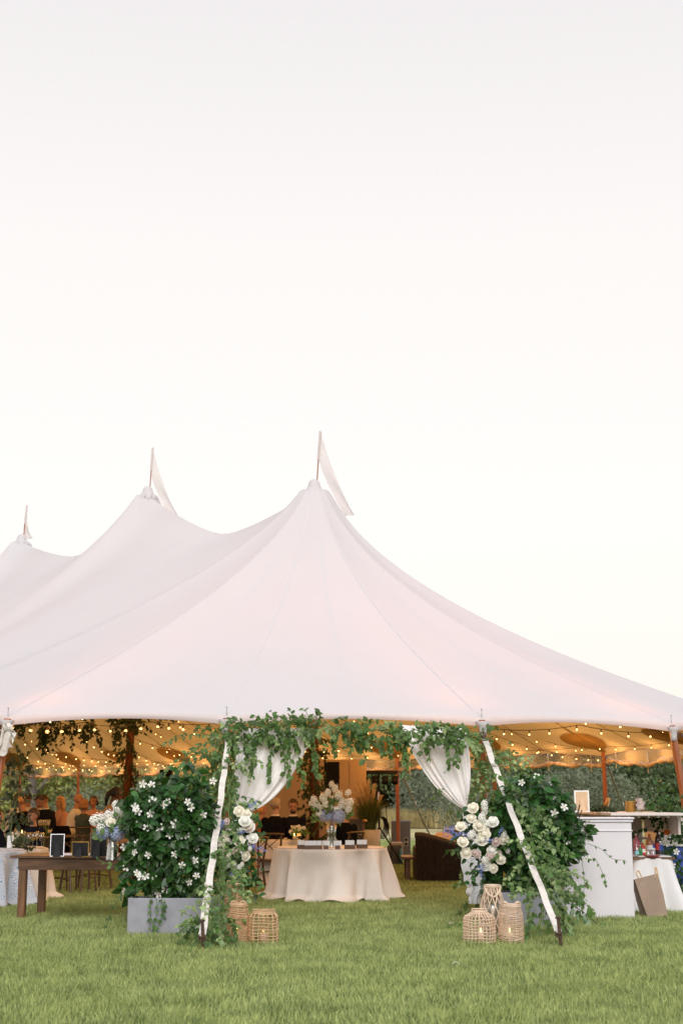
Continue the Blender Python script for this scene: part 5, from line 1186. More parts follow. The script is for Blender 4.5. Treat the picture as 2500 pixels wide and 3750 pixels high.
def bottle(label, p, h, r, col, capc, lab=None, group='bottles on the drinks table', neck=.35):
    root = thing('bottle', label, 'bottle', p, group=group); b = MB(); b.lathe([(r*.95, 0), (r, .01), (r, h*.55), (r*.9, h*.65), (r*neck, h*.82), (r*neck, h*.95)], 14); b.build('body', col, root, True)
    b = MB(); b.lathe([(r*neck*1.1, h*.95), (r*neck*1.1, h)], 10); b.build('cap', capc, root)
    if lab: b = MB(); b.lathe([(r*1.02, h*.18), (r*1.02, h*.46)], 14, cap=False); b.build('paper_label', lab, root, True)
G = lambda n, c_, t=.2: mat(n, c_, .15, .05, trans=t)
Cc = {'red': mat('red_plastic', (.45, .03, .03), .4), 'blue': mat('blue_print', (.03, .07, .35), .5), 'white': M_FRW, 'dark': mat('cola', (.03, .008, .005), .1), 'teal': mat('teal_label', (.22, .55, .62), .5), 'green': G('green_glass', (.03, .2, .07)), 'clear': glass('bottle_plastic', (.9, .93, .95), .18), 'amber': G('amber_liquid', (.45, .18, .08)), 'pink': mat('pink_juice', (.45, .12, .16), .3)}
for (px, py, h, r, c_, cp, lb, lab) in [
    (2306, 3135, .30, .045, 'clear', 'dark', 'red', 'clear bottle with a red label closest to the bar panel'), (2316, 3128, .27, .050, 'pink', 'white', None, 'pink juice jug behind the teal labelled water'),
    (2330, 3122, .27, .048, 'amber', 'red', 'white', 'amber jug beside the black capped bottle'), (2336, 3118, .33, .040, 'dark', 'dark', 'red', 'tall dark bottle with a black cap'), (2355, 3120, .28, .044, 'clear', 'white', 'blue', 'clear bottle with a blue label'),
    (2331, 3138, .15, .030, 'clear', 'white', 'teal', 'small water bottle with a teal label'), (2344, 3134, .13, .030, 'green', 'white', None, 'small green bottle at the table front'), (2354, 3132, .17, .036, 'red', 'white', 'white', 'red and white can shaped bottle'),
    (2318, 3143, .19, .032, 'clear', 'white', 'teal', 'clear water bottle beside the stacked cups'), (2363, 3126, .19, .034, 'blue', 'white', 'white', 'blue and white carton bottle')]:
    q = gz(px, py, DZ); bottle(lab, Vector((q.x, max(19.12, min(19.85, q.y)), DZ+.002)), h, r, Cc[c_], Cc[cp], Cc[lb] if lb else None)
for k, (px, lab) in enumerate([(2306, 'stack of clear plastic cups against the bar panel'), (2313, 'second stack of clear plastic cups on the drinks table'), (2372, 'short clear tumbler right of the bottles'), (2382, 'clear tumbler beside the red tray'), (2390, 'rightmost clear tumbler on the drinks table')]):
    q = Vector((at(px, 3130, 19.15).x, 19.15+.05*(k % 2), DZ+.002)); c_ = thing('cup', lab, 'cup', q, group='clear cups on the drinks table'); n_ = 7 if k < 2 else 1
    for j in range(n_): b = MB(); z = j*.016; b.lathe([(.026, z), (.034, z+.085), (.033, z+.085), (.025, z+.004)], 12, cap=False); b.build('cup_wall', M_GLASS, c_, True)
tray = thing('tray', 'thin red tray at the front edge of the drinks table', 'tray', Vector((at(2385, 3125, 19.2).x, 19.2, DZ+.002))); b = MB(); b.lathe([(.10, 0), (.11, .012), (.105, .012), (.09, .004)], 20); b.build('dish', Cc['red'], tray)
# paper bag leaning on the cloth
pb = gz(2408, 3368); bag = thing('paper_bag', 'large brown paper bag with rope handles leaning on the white cloth', 'bag', (pb.x-.04, pb.y-.02, 0), .18); rot = RX(-.22) @ RY(-.13)
bag.rotation_euler = (0, 0, .22)
b = MB(); vs = []
for z, wd, dp in ((0, .135, .09), (.25, .155, .075), (.50, .165, .045)):
    for sx, sy in ((-1, -1), (0, -1.04), (1, -1), (1.0, 0), (1, 1), (-1, 1), (-.9, 0)): vs.append(rot @ Vector((sx*wd, sy*dp, z+(.012*sx if z > .4 else 0)))+Vector((0, 0, .02)))
fs = [(i*7+j, i*7+(j+1) % 7, (i+1)*7+(j+1) % 7, (i+1)*7+j) for i in range(2) for j in range(7)]+[(6, 5, 4, 3, 2, 1, 0)]
m_bag = mat('kraft_paper', (.27, .20, .15), .85, .12, 5, bump=.6, bscale=9); b.add(vs, fs); b.build('paper_body', m_bag, bag)
for s_ in (-1, 1): b = MB(); b.tube(catmull([rot @ Vector((-.10, s_*.05, .50)), rot @ Vector((-.12, s_*.05, .57)), rot @ Vector((-.08, s_*.05, .60)), rot @ Vector((-.06, s_*.05, .52))] if s_ < 0 else [rot @ Vector((.12, s_*.0-.05, .49)), rot @ Vector((.15, -.05, .60)), rot @ Vector((.165, -.05, .59)), rot @ Vector((.16, -.05, .49))], 4), .009, 5); b.build('rope_handle', M_WICKER, bag)
cl = thing('cooler', 'dark blue plastic drinks tub behind the drinks table', 'cooler', (at(2448, 3180, 20.4).x, 20.4, 0)); b = MB(); b.box((0, 0, .55), (.34, .4, .52), bev=.02); b.build('tub', Cc['blue'], cl); b = MB(); b.box((0, 0, .83), (.38, .44, .03), bev=.01); b.build('rim', M_FRW, cl); b = MB(); b.box((0, 0, .14), (.30, .36, .28)); b.build('stand', M_BLACK, cl)
# right hand plant by the pole
rpth = [(4.72, 20.3, 1.55), (4.68, 20.2, 1.2), (4.70, 20.2, .8), (4.72, 20.2, .35), (4.7, 20.1, .15)]
vr_ = vine('dark green jasmine vine with white flowers around the rightmost pole', rpth, .20, 130, .40, .066, M_LEAFH, 200, droop=.6, along=.4, name='jasmine_vine',
     extra=[(at(2450, 2990, 20), (-1, -.1, .15), .6, .3), (at(2440, 3010, 20), (-1, -.1, .35), .4, .2), (at(2440, 3010, 20), (-1, -.1, -.25), .7, .1), (at(2440, 2930, 20), (-.3, -.1, 1), .35, 0), (at(2460, 3280, 20), (-.8, -.3, -.2), .5, .9)])
for (px, py) in [(2440, 3090), (2452, 3150), (2462, 3170), (2456, 3205), (2468, 3220), (2446, 3060), (2475, 3120), (2430, 3075)]:
    part('flower', ME_FL, vr_, facing(at(px, py, 19.95)-Vector(vr_.location), .05))
part('orange_lily', rose_mesh(mat('orange_petal', (.7, .18, .02), .5), 2), vr_, facing(at(2440, 3050, 19.9)-Vector(vr_.location), .045))

# ================================================================== SOFA, BENCH, SOUND GEAR
so = thing('wicker_sofa', 'dark brown wicker sofa with its curved back to the entrance', 'sofa', (at(1625, 3200, 26.6).x, 26.6, 0)); 
xl, xr = at(1522, 3200, 26.4).x-so.location.x, at(1730, 3200, 26.4).x-so.location.x
def sofa_back(u, v, t=0):
    a = (u-.5); x = xl+(xr-xl)*u; z = .03+v*(.78-.34*max(0, u-.12)**1.1*(.9)); y = -.28+.10*(2*a)**2-.05*v+t
    return Vector((x+.0, y, z))
M_W = [M_WICKER_D]
b = MB(); b.grid(lambda u, v: sofa_back(u, v), 24, 12); b.grid(lambda u, v: sofa_back(u, v, .12), 24, 12); b.grid(lambda u, v: sofa_back(u, 1, .12*v), 24, 3); b.build('back_shell', M_WICKER_D, so, True)
for k in range(26):
    b = MB(); u = (k+.5)/26; b.tube([sofa_back(u, v/8)+Vector((0, -.010, 0)) for v in range(9)], .016, 5); b.build('woven_stake', M_WICKER_D, so)
wv = MB()
for k in range(30):
    v = .02+k/30*.96; wv.tube([sofa_back(u/52, v)+Vector((0, -.012-.012*(1 if (u+k) % 2 else -1), 0)) for u in range(53)], .010, 4)
s_ = wv.build('weave', M_WICKER_D, so); s_['kind'] = 'stuff'
b = MB(); b.tube([sofa_back(u/24, 1)+Vector((0, .05, .01)) for u in range(25)], .055, 8); b.build('top_rail', M_WICKER_D, so, True)
b = MB(); b.box(((xl+xr)/2, .25, .22), (xr-xl-.1, .75, .40), bev=.02); b.build('base', M_WICKER_D, so)
for s in (0, 1): b = MB(); b.box((xl+.06 if s == 0 else xr-.06, .28, .32), (.14, .82, .60), bev=.03); b.build('arm', M_WICKER_D, so)
b = MB(); b.box(((xl+xr)/2, .25, .48), (xr-xl-.25, .66, .14), bev=.04); b.build('seat_cushion', M_LINEN, so)
def cushion(label, px, py, Y, w, h, rot, m): 
    p = at(px, py, Y); r_ = thing('cushion', label, 'cushion', p)
    def f(u, v):
        a, c_ = u*2*pi, v*pi-pi/2; k = .72; sx = math.copysign(abs(cos(a))**k, cos(a))*abs(cos(c_))**.5; sz = math.copysign(abs(sin(a))**k, sin(a))*abs(cos(c_))**.5
        return rot @ Vector((sx*w/2, sin(c_)*.07, sz*h/2))
    b = MB(); b.grid(f, 24, 12, closed=True); b.build('cover', m, r_, True)
cushion('cream cushion propped at an angle on the wicker sofa', 1625, 3090, 26.62, .42, .42, RY(.05) @ RX(-.25) , mat('cream_cushion', (.66, .50, .36), .9, .08, 8, bump=.3, bscale=12))
cushion('tan cushion lying in front of the cream one on the sofa', 1590, 3095, 26.65, .34, .26, RY(.1) @ RX(-.3), mat('tan_cushion', (.42, .27, .16), .9, .1, 8))
cushion('dark brown cushion at the left end of the sofa', 1555, 3082, 26.66, .26, .18, RY(-.1), mat('brown_cushion', (.05, .03, .02), .9, .1, 8))
bn = thing('wooden_bench', 'low dark wooden bench end showing left of the wicker sofa', 'bench', (at(1520, 3180, 27.2).x, 27.2, 0)); b = MB(); b.box((0, 0, .40), (.52, .9, .05), bev=.006); b.build('bench_top', M_DARKWOOD, bn)
for sx in (-1, 1):
    for sy in (-1, 1): b = MB(); b.box((sx*.15, sy*.33, .19), (.08, .08, .37)); b.build('leg', M_DARKWOOD, bn)
lt = thing('log_table', 'round wooden drum side table beyond the wicker sofa', 'side table', (at(1665, 3080, 30).x, 30, 0)); b = MB(); b.lathe([(.19, 0), (.20, .1), (.17, .5), (.21, .82), (.22, .84)], 18); b.build('drum', mat('driftwood', (.24, .17, .12), .8, .35, 6, stretch=(6, 6, 1), bump=.3), lt, True); b = MB(); b.lathe([(.24, .842), (.24, .87)], 20); b.build('top', M_WHITE, lt)

wl_ = thing('backdrop_wall', 'plain beige partition wall behind the guests in the centre', 'wall', (-.9, 31, 0)); x0, x1 = at(860, 2900, 31).x+.9, at(1341, 2900, 31).x+.9; hz_ = at(1341, 2782, 31).z
b = MB(); b.box(((x0+x1)/2, .25, hz_/2), (x1-x0, .5, hz_), bev=.01); b.build('wall_panel', mat('beige_wall', (.42, .30, .21), .85, .05, 2, bump=.2, bscale=40), wl_)
b = MB(); b.box((x1-.35, -.012, hz_/2), (.012, .012, hz_-.1)); b.build('joint_strip', MATS['beige_wall'], wl_)
def speaker(label, px, pt, pb_, Y, wpx, name='loudspeaker', stand=True):
    k = 5208/ (Y*.98); w = wpx/k; h = (pb_-pt)/k; p = at(px, pb_, Y); r_ = thing(name, label, 'speaker', (p.x, Y, p.z)); d = w*.85
    b = MB(); b.box((0, d/2, h/2), (w, d, h), bev=.012); b.build('cabinet', M_BLACK, r_); b = MB(); b.box((0, -.008, h/2), (w*.90, .014, h*.94), bev=.003); b.build('grille', M_GRILLE, r_)
    for s in (-1, 1): b = MB(); b.tube([(s*(w/2+.002), d*.35, h*.45), (s*(w/2+.016), d*.4, h*.45), (s*(w/2+.016), d*.6, h*.45), (s*(w/2+.002), d*.65, h*.45)], .008, 5); b.build('handle', M_BLACK, r_)
    if stand:
        s_ = thing('speaker_stand', 'black tripod stand under the %s' % label.split(',')[0], 'stand', (p.x, Y+d/2, 0)); b = MB(); b.tube([(0, 0, .2), (0, 0, p.z)], .022, 8); b.build('pole', M_BLACK, s_)
        for q in range(3): a = q*2.09+.5; b = MB(); b.tube([(0, 0, .65), (cos(a)*.5, sin(a)*.5, .01)], .014, 6); b.build('leg', M_BLACK, s_)
speaker('large black loudspeaker in front of the beige wall', 1214, 2792, 2893, 28.5, 57)
speaker('small black loudspeaker seen above the left hedge', 606, 2820, 2868, 33, 46)
def subbox(label, px, pt, pb_, Y, wpx, m, name='speaker_cabinet'):
    k = 5208/(Y*.98); w = wpx/k; g_ = at(px, pb_, Y); h = (pb_-pt)/k; r_ = thing(name, label, 'speaker', (g_.x, Y, max(0, g_.z))); b = MB(); b.box((0, .3, h/2), (w, .6, h), bev=.015); b.build('cabinet', m, r_)
    b = MB(); b.box((w*.26, -.006, h*.40), (w*.22, .012, h*.24)); b.build('handle_plate', M_STEEL, r_)
    for z in (.34, .46): b = MB(); b.box((w*.26, -.014, h*z), (w*.15, .01, h*.085)); b.build('handle_slot', M_BLACK, r_)
    return r_
subbox('tall charcoal speaker cabinet standing on the grass behind the rear pole', 1469, 3018, 3142, 38.6, 68, mat('charcoal_cabinet', (.10, .10, .11), .6, .1, 10))
subbox('black speaker cabinet with a handle plate left of the white planter', 1305, 3004, 3095, 30, 48, M_GREYBOX)
subbox('grey amplifier case beside the black cabinet', 1288, 3052, 3095, 29.5, 18, mat('grey_case', (.16, .15, .14), .6), 'amplifier_case')
subbox('white framed flight case at the foot of the rear pole', 1452, 3088, 3138, 36, 48, mat('white_case', (.35, .31, .27), .6), 'flight_case')
# light bar on a tripod
lb = thing('stage_light_stand', 'black tripod stand with a bar of four spotlights', 'light stand', (at(1388, 3090, 33).x, 33, 0)); ox = lb.location.x
zb = at(1388, 2829, 33).z; b = MB(); b.tube([(0, 0, .3), (0, 0, zb)], .022, 8); b.build('pole', M_BLACK, lb)
b = MB(); wbar = (1456-1320)/ (5208/32.6); xb = at(1388, 2829, 33).x-ox; b.box((xb, 0, zb), (wbar, .10, .085), bev=.01); b.build('crossbar', M_BLACK, lb)
for px in (1333, 1373, 1410, 1446):
    xx = at(px, 2850, 33).x-ox; b = MB(); b.tube([(xx-.07, 0, zb-.04), (xx-.07, 0, zb-.14)], .012, 5); b.tube([(xx+.07, 0, zb-.04), (xx+.07, 0, zb-.14)], .012, 5)
    br = b.build('yoke', M_BLACK, lb); b = MB(); rr_ = RX(.5); b.lathe([(.03, .08), (.065, .06), (.075, -.06), (.072, -.10)], 12, (0, 0, 0)); o_ = b.build('spotlight', M_BLACK, lb, True); o_.location = (xx, 0, zb-.16); o_.rotation_euler = (-.5, .1, 0)
    b = MB(); b.lathe([(.06, -.088), (.06, -.084)], 12); b.build('lens', M_STEEL, o_)
for q in range(3): a = q*2.09+.2; b = MB(); b.tube([(0, 0, .85), (cos(a)*.55, sin(a)*.5, .01)], .018, 6); b.build('leg', M_BLACK, lb)
p = at(1370, 2920, 32.9); pc = thing('par_light', 'round black wash light clamped halfway up the light stand', 'stage light', p); b = MB(); b.tube([(-.08, 0, 0), (.09, -.03, 0)], [.15, .14], 14); b.build('housing', M_BLACK, pc, True); b = MB(); b.tube([(.088, -.03, 0), (.10, -.033, 0)], .12, 14); b.build('lens', mat('pink_lens', (.55, .35, .3), .3), pc); b = MB(); b.tube([(.1, 0, 0), (.14, .08, -.02)], .02, 5); b.build('clamp', M_BLACK, pc)
p = at(1389, 3022, 32.85); co = thing('cable_coil', 'coil of black cable hanging on the light stand', 'cable', p); b = MB()
for k in range(7): a0 = k*.4; rr2 = .17+.012*k; b.tube([Vector((cos(a)*rr2*.62+.01*k, -.02-.012*k, sin(a)*rr2-.01*k)) for a in [j*2*pi/22 for j in range(23)]], .009, 4)
b.build('loops', M_BLACK, co); b = MB(); b.tube([(0, -.02, .24), (0, -.06, .16), (0, -.02, .14)], .012, 5); b.build('hook', M_BLACK, co)
b = MB(); b.tube(catmull([at(1405, 2860, 32.9), at(1412, 2960, 32.9), at(1425, 3060, 32.9), gz(1440, 3130)], 6), .010, 4); tag(b.build('hanging_cable', M_BLACK), 'thin cable dropping from the light bar to the grass', 'cable')
gp = thing('gear_pile', 'low pile of black cases and cloth at the foot of the light stand', 'equipment', (at(1420, 3110, 33.5).x, 33.5, 0)); b = MB(); b.box((-.25, 0, .14), (.5, .5, .28), bev=.02); b.build('case', M_BLACK, gp); b = MB(); b.box((.15, -.1, .22), (.28, .3, .44), RZ(.3), bev=.03); b.build('bag', M_GREYBOX, gp); b = MB(); b.ell((.28, -.28, .2), (.05, .04, .17)); b.build('blue_pouch', mat('blue_pouch', (.05, .2, .3), .6), gp, True)
fs_ = thing('bent_lamp', 'bent brass music stand lamp in front of the speaker cabinet', 'lamp', (at(1325, 3095, 28.8).x, 28.8, 0)); b = MB(); b.tube(catmull([(0, 0, .0), (0, 0, .6), (.04, 0, .95), (.06, 0, 1.02)], 5), .018, 6); b.build('stem', mat('brown_metal', (.2, .09, .03), .4), fs_); b = MB(); b.ell((.06, 0, 1.04), (.05, .05, .03)); b.build('shade', M_GOLD, fs_, True)
# pampas grass in a tall white pot
pp_ = thing('pampas_pot', 'tall white pot of pampas grass with feathery plumes right of the beige wall', 'plant', (at(1352, 3090, 30.2).x, 30.2, 0)); b = MB(); b.lathe([(.14, 0), (.17, .05), (.22, .6), (.235, .84), (.22, .845), (.2, .8)], 20); b.build('pot', mat('white_pot', (.55, .50, .46), .6, .05), pp_, True)
def blades(n, h0, h1, sp, w, m, name, z0=.8):
    V = []; F = []; 
    b = MB()
    for k in range(n):
        a = random.uniform(0, 2*pi); r0 = random.uniform(0, .12); h = random.uniform(h0, h1); s = random.uniform(.2, 1)*sp; x0, y0 = cos(a)*r0, sin(a)*r0; wd = Vector((sin(a), -cos(a), 0))*w
        P_ = [Vector((x0+cos(a)*s*t**2, y0+sin(a)*s*t**2, z0+h*(t-.28*t*t*s/sp))) for t in (0, .4, .75, 1)]
        vs = []; 
        for t, q in zip((1, .9, .6, .05), P_): vs += [q-wd*t, q+wd*t]
        b.add(vs, [(0, 1, 3, 2), (2, 3, 5, 4), (4, 5, 7, 6)])
    o = b.build(name, m, pp_); o['kind'] = 'stuff'
M_PG = mat('pampas_blade', (.10, .13, .045), .6, .3, 8, rand=.35, trans=.3, tcol=(.2, .25, .06)); M_PL = mat('pampas_plume', (.66, .54, .38), .9, .2, 20, rand=.2, trans=.4, tcol=(.7, .5, .25))
blades(700, .4, .9, .5, .009, M_PG, 'grass_blades')
for k in range(22):
    a = random.uniform(0, 2*pi); s = random.uniform(.02, .42); h = random.uniform(.75, 1.08)-(s*.4); base = Vector((0, 0, .85)); tip = Vector((cos(a)*s, sin(a)*s*.6, .8+h)); b = MB()
    b.tube([base, base.lerp(tip, .7)+Vector((0, 0, .05))], .004, 3)
    for j in range(90):
        t = .62+.38*(j/90); q = base.lerp(tip, t)+Vector((cos(a)*.05*(t-.6), 0, .04)); d = (rv(.5)+Vector((cos(a)*.4, 0, 1.3))).normalized()*.075; wdv = rv().normalized()*.010; b.add([q-wdv, q+wdv, q+d+wdv*.3], [(0, 1, 2)])
    b.build('plume', M_PL, pp_)

# ================================================================== GREENERY ON THE CENTRE POLES AND IN THE ROOF
def polevine(label, base, z0, z1, rad, n, lm, nobj, ln=.35):
    P_ = [Vector((base.x, base.y-.05, z0+(z1-z0)*k/6)) for k in range(7)]; return vine(label, P_, rad, n, ln, .075, lm, nobj, droop=1.0, along=.4, wrap=.12)
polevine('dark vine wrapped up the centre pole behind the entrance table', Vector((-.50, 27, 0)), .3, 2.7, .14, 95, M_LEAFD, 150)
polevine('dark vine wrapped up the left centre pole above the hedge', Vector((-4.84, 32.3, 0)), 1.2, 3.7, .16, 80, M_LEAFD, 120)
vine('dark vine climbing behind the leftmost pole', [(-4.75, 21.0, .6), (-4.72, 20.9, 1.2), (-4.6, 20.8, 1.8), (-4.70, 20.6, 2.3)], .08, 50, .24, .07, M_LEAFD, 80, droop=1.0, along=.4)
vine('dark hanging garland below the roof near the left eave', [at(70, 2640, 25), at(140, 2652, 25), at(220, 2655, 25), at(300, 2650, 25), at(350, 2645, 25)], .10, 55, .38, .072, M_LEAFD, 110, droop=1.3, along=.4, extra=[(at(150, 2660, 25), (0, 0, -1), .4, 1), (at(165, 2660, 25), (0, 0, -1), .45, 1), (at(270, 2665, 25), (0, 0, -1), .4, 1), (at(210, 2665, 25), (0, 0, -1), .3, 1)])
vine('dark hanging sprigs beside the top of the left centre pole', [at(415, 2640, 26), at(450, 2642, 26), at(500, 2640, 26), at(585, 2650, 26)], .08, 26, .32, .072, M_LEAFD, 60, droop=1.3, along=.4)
# ================================================================== PEOPLE
M_SK = [mat('skin_light', (.42, .24, .17), .5, .08, 10), mat('skin_red', (.38, .18, .11), .5, .08, 10), mat('skin_dark', (.12, .055, .03), .5, .08, 10)]
M_SUIT = mat('black_suit', (.007, .007, .009), .95, .2, 20, spec=.05); M_NAVY = mat('navy_suit', (.010, .011, .018), .95, .2, 20, spec=.05); M_SHIRT = mat('white_shirt', (.66, .60, .52), .8, .06, 10)
M_PINK = mat('pink_blouse', (.55, .28, .20), .8, .08, 10); M_GREEN = mat('green_dress', (.035, .055, .05), .8, .1, 10); M_TAN = mat('tan_top', (.50, .30, .19), .8, .08, 10); M_ORANGE = mat('rust_dress', (.45, .12, .04), .8, .1, 10)
H_BR = mat('brown_hair', (.05, .025, .012), .5, .4, 60, stretch=(1, 1, .2)); H_GR = mat('grey_hair', (.30, .25, .20), .6, .3, 60, stretch=(1, 1, .2)); H_BK = mat('black_hair', (.008, .006, .006), .45, .3, 60); H_BL = mat('blonde_hair', (.50, .27, .10), .5, .3, 60, stretch=(1, 1, .2)); H_GG = mat('ginger_hair', (.32, .15, .06), .6, .3, 60)
M_EYE = mat('eye', (.01, .008, .006), .2); M_LIP = mat('lips', (.34, .10, .08), .5)
def fuse(b, name, m, voxel, smooth=3):
    """fuse overlapping closed volumes into one continuous skin"""
    me = b.mesh('volumes', m); ob = bpy.data.objects.new('tmp', me); COL.objects.link(ob)
    r = ob.modifiers.new('r', 'REMESH'); r.mode = 'VOXEL'; r.voxel_size = voxel; r.use_smooth_shade = True
    s = ob.modifiers.new('s', 'SMOOTH'); s.factor = .5; s.iterations = smooth
    dg = bpy.context.evaluated_depsgraph_get(); o_ = bpy.data.meshes.new_from_object(ob.evaluated_get(dg)); o_.name = name
    o_.materials.clear(); o_.materials.append(m); bpy.data.objects.remove(ob); bpy.data.meshes.remove(me); return o_
def rings(b, R_, n=18):
    vs = [Vector(c)+Vector((rx*cos(2*pi*j/n), ry*sin(2*pi*j/n), 0)) for c, rx, ry in R_ for j in range(n)]; k = len(R_)
    b.add(vs, [(i*n+j, i*n+(j+1) % n, (i+1)*n+(j+1) % n, (i+1)*n+j) for i in range(k-1) for j in range(n)]+[tuple(range(n-1, -1, -1)), tuple((k-1)*n+j for j in range(n))])
def person(label, loc, rz, skin=0, top=M_SUIT, hair=H_BR, style='short', lean=0.0, turn=0.0, nod=0.0, sc=1.0, stand=False, legs=M_SUIT, sleeves=True, group=None, shirt=None, seat=.47, reach=(1, 1), beard=False):
    root = thing('person', label, 'person', loc, rz, group); root.scale = (sc,)*3
    hz = seat+.09 if not stand else .93
    def Lz(h, f=0, x=0): return Vector((x, f+lean*h*1.0, hz+h))     # point up the leaning spine
    hd = Matrix.Rotation(turn, 3, 'Z') @ Matrix.Rotation(-nod, 3, 'X')
    h0 = Lz(.575, .015); J = lambda x, y, z: h0+hd @ Vector((x, y, z)); B_ = MB()
    rings(B_, [(Lz(-.10), .13, .11), (Lz(0), .165, .125), (Lz(.16), .135, .105), (Lz(.34), .16, .118), (Lz(.43), .155, .10), (Lz(.49), .09, .075), (Lz(.53, .003), .056, .056), (Lz(.60, .010), .050, .054), (Lz(.64, .014), .046, .05)])
    def ellr(c, r): 
        t = MB(); t.ell((0, 0, 0), r, 16, 12); B_.add([Vector(c)+hd @ Vector(v) for v in t.v], t.f)
    ellr(J(0, -.012, .140), (.075, .094, .088)); ellr(J(0, .026, .075), (.056, .068, .072)); ellr(J(0, .060, .035), (.030, .030, .024))
    B_.tube([J(0, .088, .115), J(0, .108, .088), J(0, .100, .082)], [.009, .014, .012], 8)
    for s in (-1, 1): ellr(J(s*.076, -.005, .100), (.010, .018, .030)); ellr(J(s*.030, .083, .137), (.022, .012, .008))
    ellr(J(0, .086, .054), (.022, .010, .011))
    arms = []
    for s, rch in ((-1, reach[0]), (1, reach[1])):
        a = Lz(.44)+Vector((s*.175, 0, 0)); e = Lz(.19)+Vector((s*.235, .07+.06*rch, 0)); 
        if stand and rch < .5: w = Lz(-.04)+Vector((s*.22, .08, 0)); fd = Vector((0, .02, -1))
        else: w = Lz(.15)+Vector((s*.12, .32*rch+.08, 0)); fd = Vector((-s*.25, 1, -.1)).normalized()
        B_.ell(a, (.062, .06, .06), 12, 8); B_.tube([a, a.lerp(e, .5), e, e.lerp(w, .35), w], [.055, .048, .040, .041, .026], 10)
        sd_ = Vector((1, 0, 0)) if abs(fd.y) > .5 else Vector((0, 1, 0)); B_.tube([w-fd*.01, w+fd*.03, w+fd*.09], [.027, .036, .036], 10, flat=.5)
        for k in range(4):
            r0 = w+fd*.08+sd_*(k-1.5)*.021; ln = (.072, .085, .080, .062)[k]
            B_.tube([r0, r0+fd*ln*.55+Vector((0, 0, -.004)), r0+fd*ln+Vector((0, 0, -.020))], [.0105, .0100, .0085], 8)
        t0 = w+fd*.03-sd_*s*.028; B_.tube([t0, t0+fd*.035-sd_*s*.022, t0+fd*.065-sd_*s*.020+Vector((0, 0, -.012))], [.014, .012, .010], 8)
        arms.append((a, e, w))
    LG = []
    for s in (-1, 1):
        if stand: hp_, kn_, an = Vector((s*.09, 0, hz-.05)), Vector((s*.10, .02, .50)), Vector((s*.10, -.02, .09))
        else: hp_, kn_, an = Vector((s*.095, .02, hz-.02)), Vector((s*.13, .44, seat+.06)), Vector((s*.13, .42, .09))
        B_.tube([hp_, hp_.lerp(kn_, .5), kn_, kn_.lerp(an, .35), an], [.088, .078, .058, .056, .036], 12); B_.tube([an+Vector((0, -.03, -.05)), an+Vector((0, .16, -.06))], [.036, .028], 8)
        LG.append((hp_, kn_, an))
    link('body', fuse(B_, 'body', M_SK[skin], .0105), root)
    # garments follow the same volumes, a little larger
    T = MB(); g = .022
    rings(T, [(Lz(-.12), .17, .14), (Lz(0), .185, .15), (Lz(.16), .162, .132), (Lz(.34), .190, .145), (Lz(.43), .205, .122), (Lz(.475), .150, .105), (Lz(.50), .10, .09), (Lz(.53, .0), .068, .070)])
    for (a, e, w) in arms:
        T.ell(a, (.068, .070, .070), 12, 8); pts = [a, a.lerp(e, .5), e, e.lerp(w, .4), e.lerp(w, .95)]; rs = [.066, .060, .054, .050, .040]
        if not sleeves: pts, rs = [a, a.lerp(e, .12)], [.072, .068]
        T.tube(pts, rs, 12)
    tn = 'jacket' if top in (M_SUIT, M_NAVY) else 'top'; link(tn, fuse(T, tn, top, .016, 2), root)
    T = MB(); rings(T, [(Lz(-.12), .16, .13), (Lz(-.02), .18, .145), (Lz(.05), .165, .135)])
    for (hp_, kn_, an) in LG: T.tube([hp_, hp_.lerp(kn_, .5), kn_, kn_.lerp(an, .5), an+Vector((0, 0, .03))], [.100, .094, .080, .068, .058], 12)
    tn = 'trousers' if legs in (M_SUIT, M_NAVY) else 'skirt'; link(tn, fuse(T, tn, legs, .018, 2), root)
    for (hp_, kn_, an) in LG: b = MB(); b.ell(an+Vector((0, .07, -.05)), (.045, .13, .04)); b.build('shoe', M_BLACK, root, True)
    if shirt: b = MB(); b.lathe([(.072, -.01), (.062, .022)], 14, Lz(.53, .004), cap=False); b.build('collar', shirt, root, True)
    # hair
    if style != 'bald':
        b = MB(); n, m_ = 18, 12; vs = []; keep = []
        for i in range(m_+1):
            ph = -pi/2+pi*i/m_
            for j in range(n):
                a = 2*pi*j/n; d = Vector((cos(ph)*cos(a), cos(ph)*sin(a), sin(ph))); jit = 1+.04*sin(7*a+3*ph)+.03*sin(13*a)
                vs.append(J(0, -.010, .142)+hd @ Vector((d.x*.086*jit, d.y*.106*jit, d.z*.100*jit))); keep.append(d)
        fs = []
        lim = {'short': -.35, 'fringe': -.45, 'long': -.7, 'bob': -.75, 'bun': -.5}[style]
        for i in range(m_):
            for j in range(n):
                q = (i*n+j, i*n+(j+1) % n, (i+1)*n+(j+1) % n, (i+1)*n+j); c_ = sum((keep[t] for t in q), Vector())/4
                face = c_.y > .25 and c_.z < (.30 if style == 'fringe' else .5); side = c_.y > -.05 and c_.z < -.05 and style in ('short', 'fringe')
                if face or side or c_.z < lim: continue
                fs.append(q)
        b.add(vs, fs); b.build('hair', hair, root, True)
        if style in ('long', 'bob', 'bun'):
            b = MB()
            if style == 'bun': b.tube([J(0, -.09, .14), J(0, -.125, .09), J(0, -.125, .0), J(0, -.10, -.10)], [.04, .042, .034, .012], 8); b.build('ponytail', hair, root, True)
            else:
                ln = .22 if style == 'long' else .08
                for k in range(9):
                    a = pi+.15+k*(pi-.3)/8; p = J(cos(a)*.078, sin(a)*.09, .12); b.tube([p, p+Vector((cos(a)*.012, -.004, -ln*.5)), p+Vector((cos(a)*.0, .0, -ln))], [.026, .026, .012], 6)
                b.build('hair_length', hair, root, True)
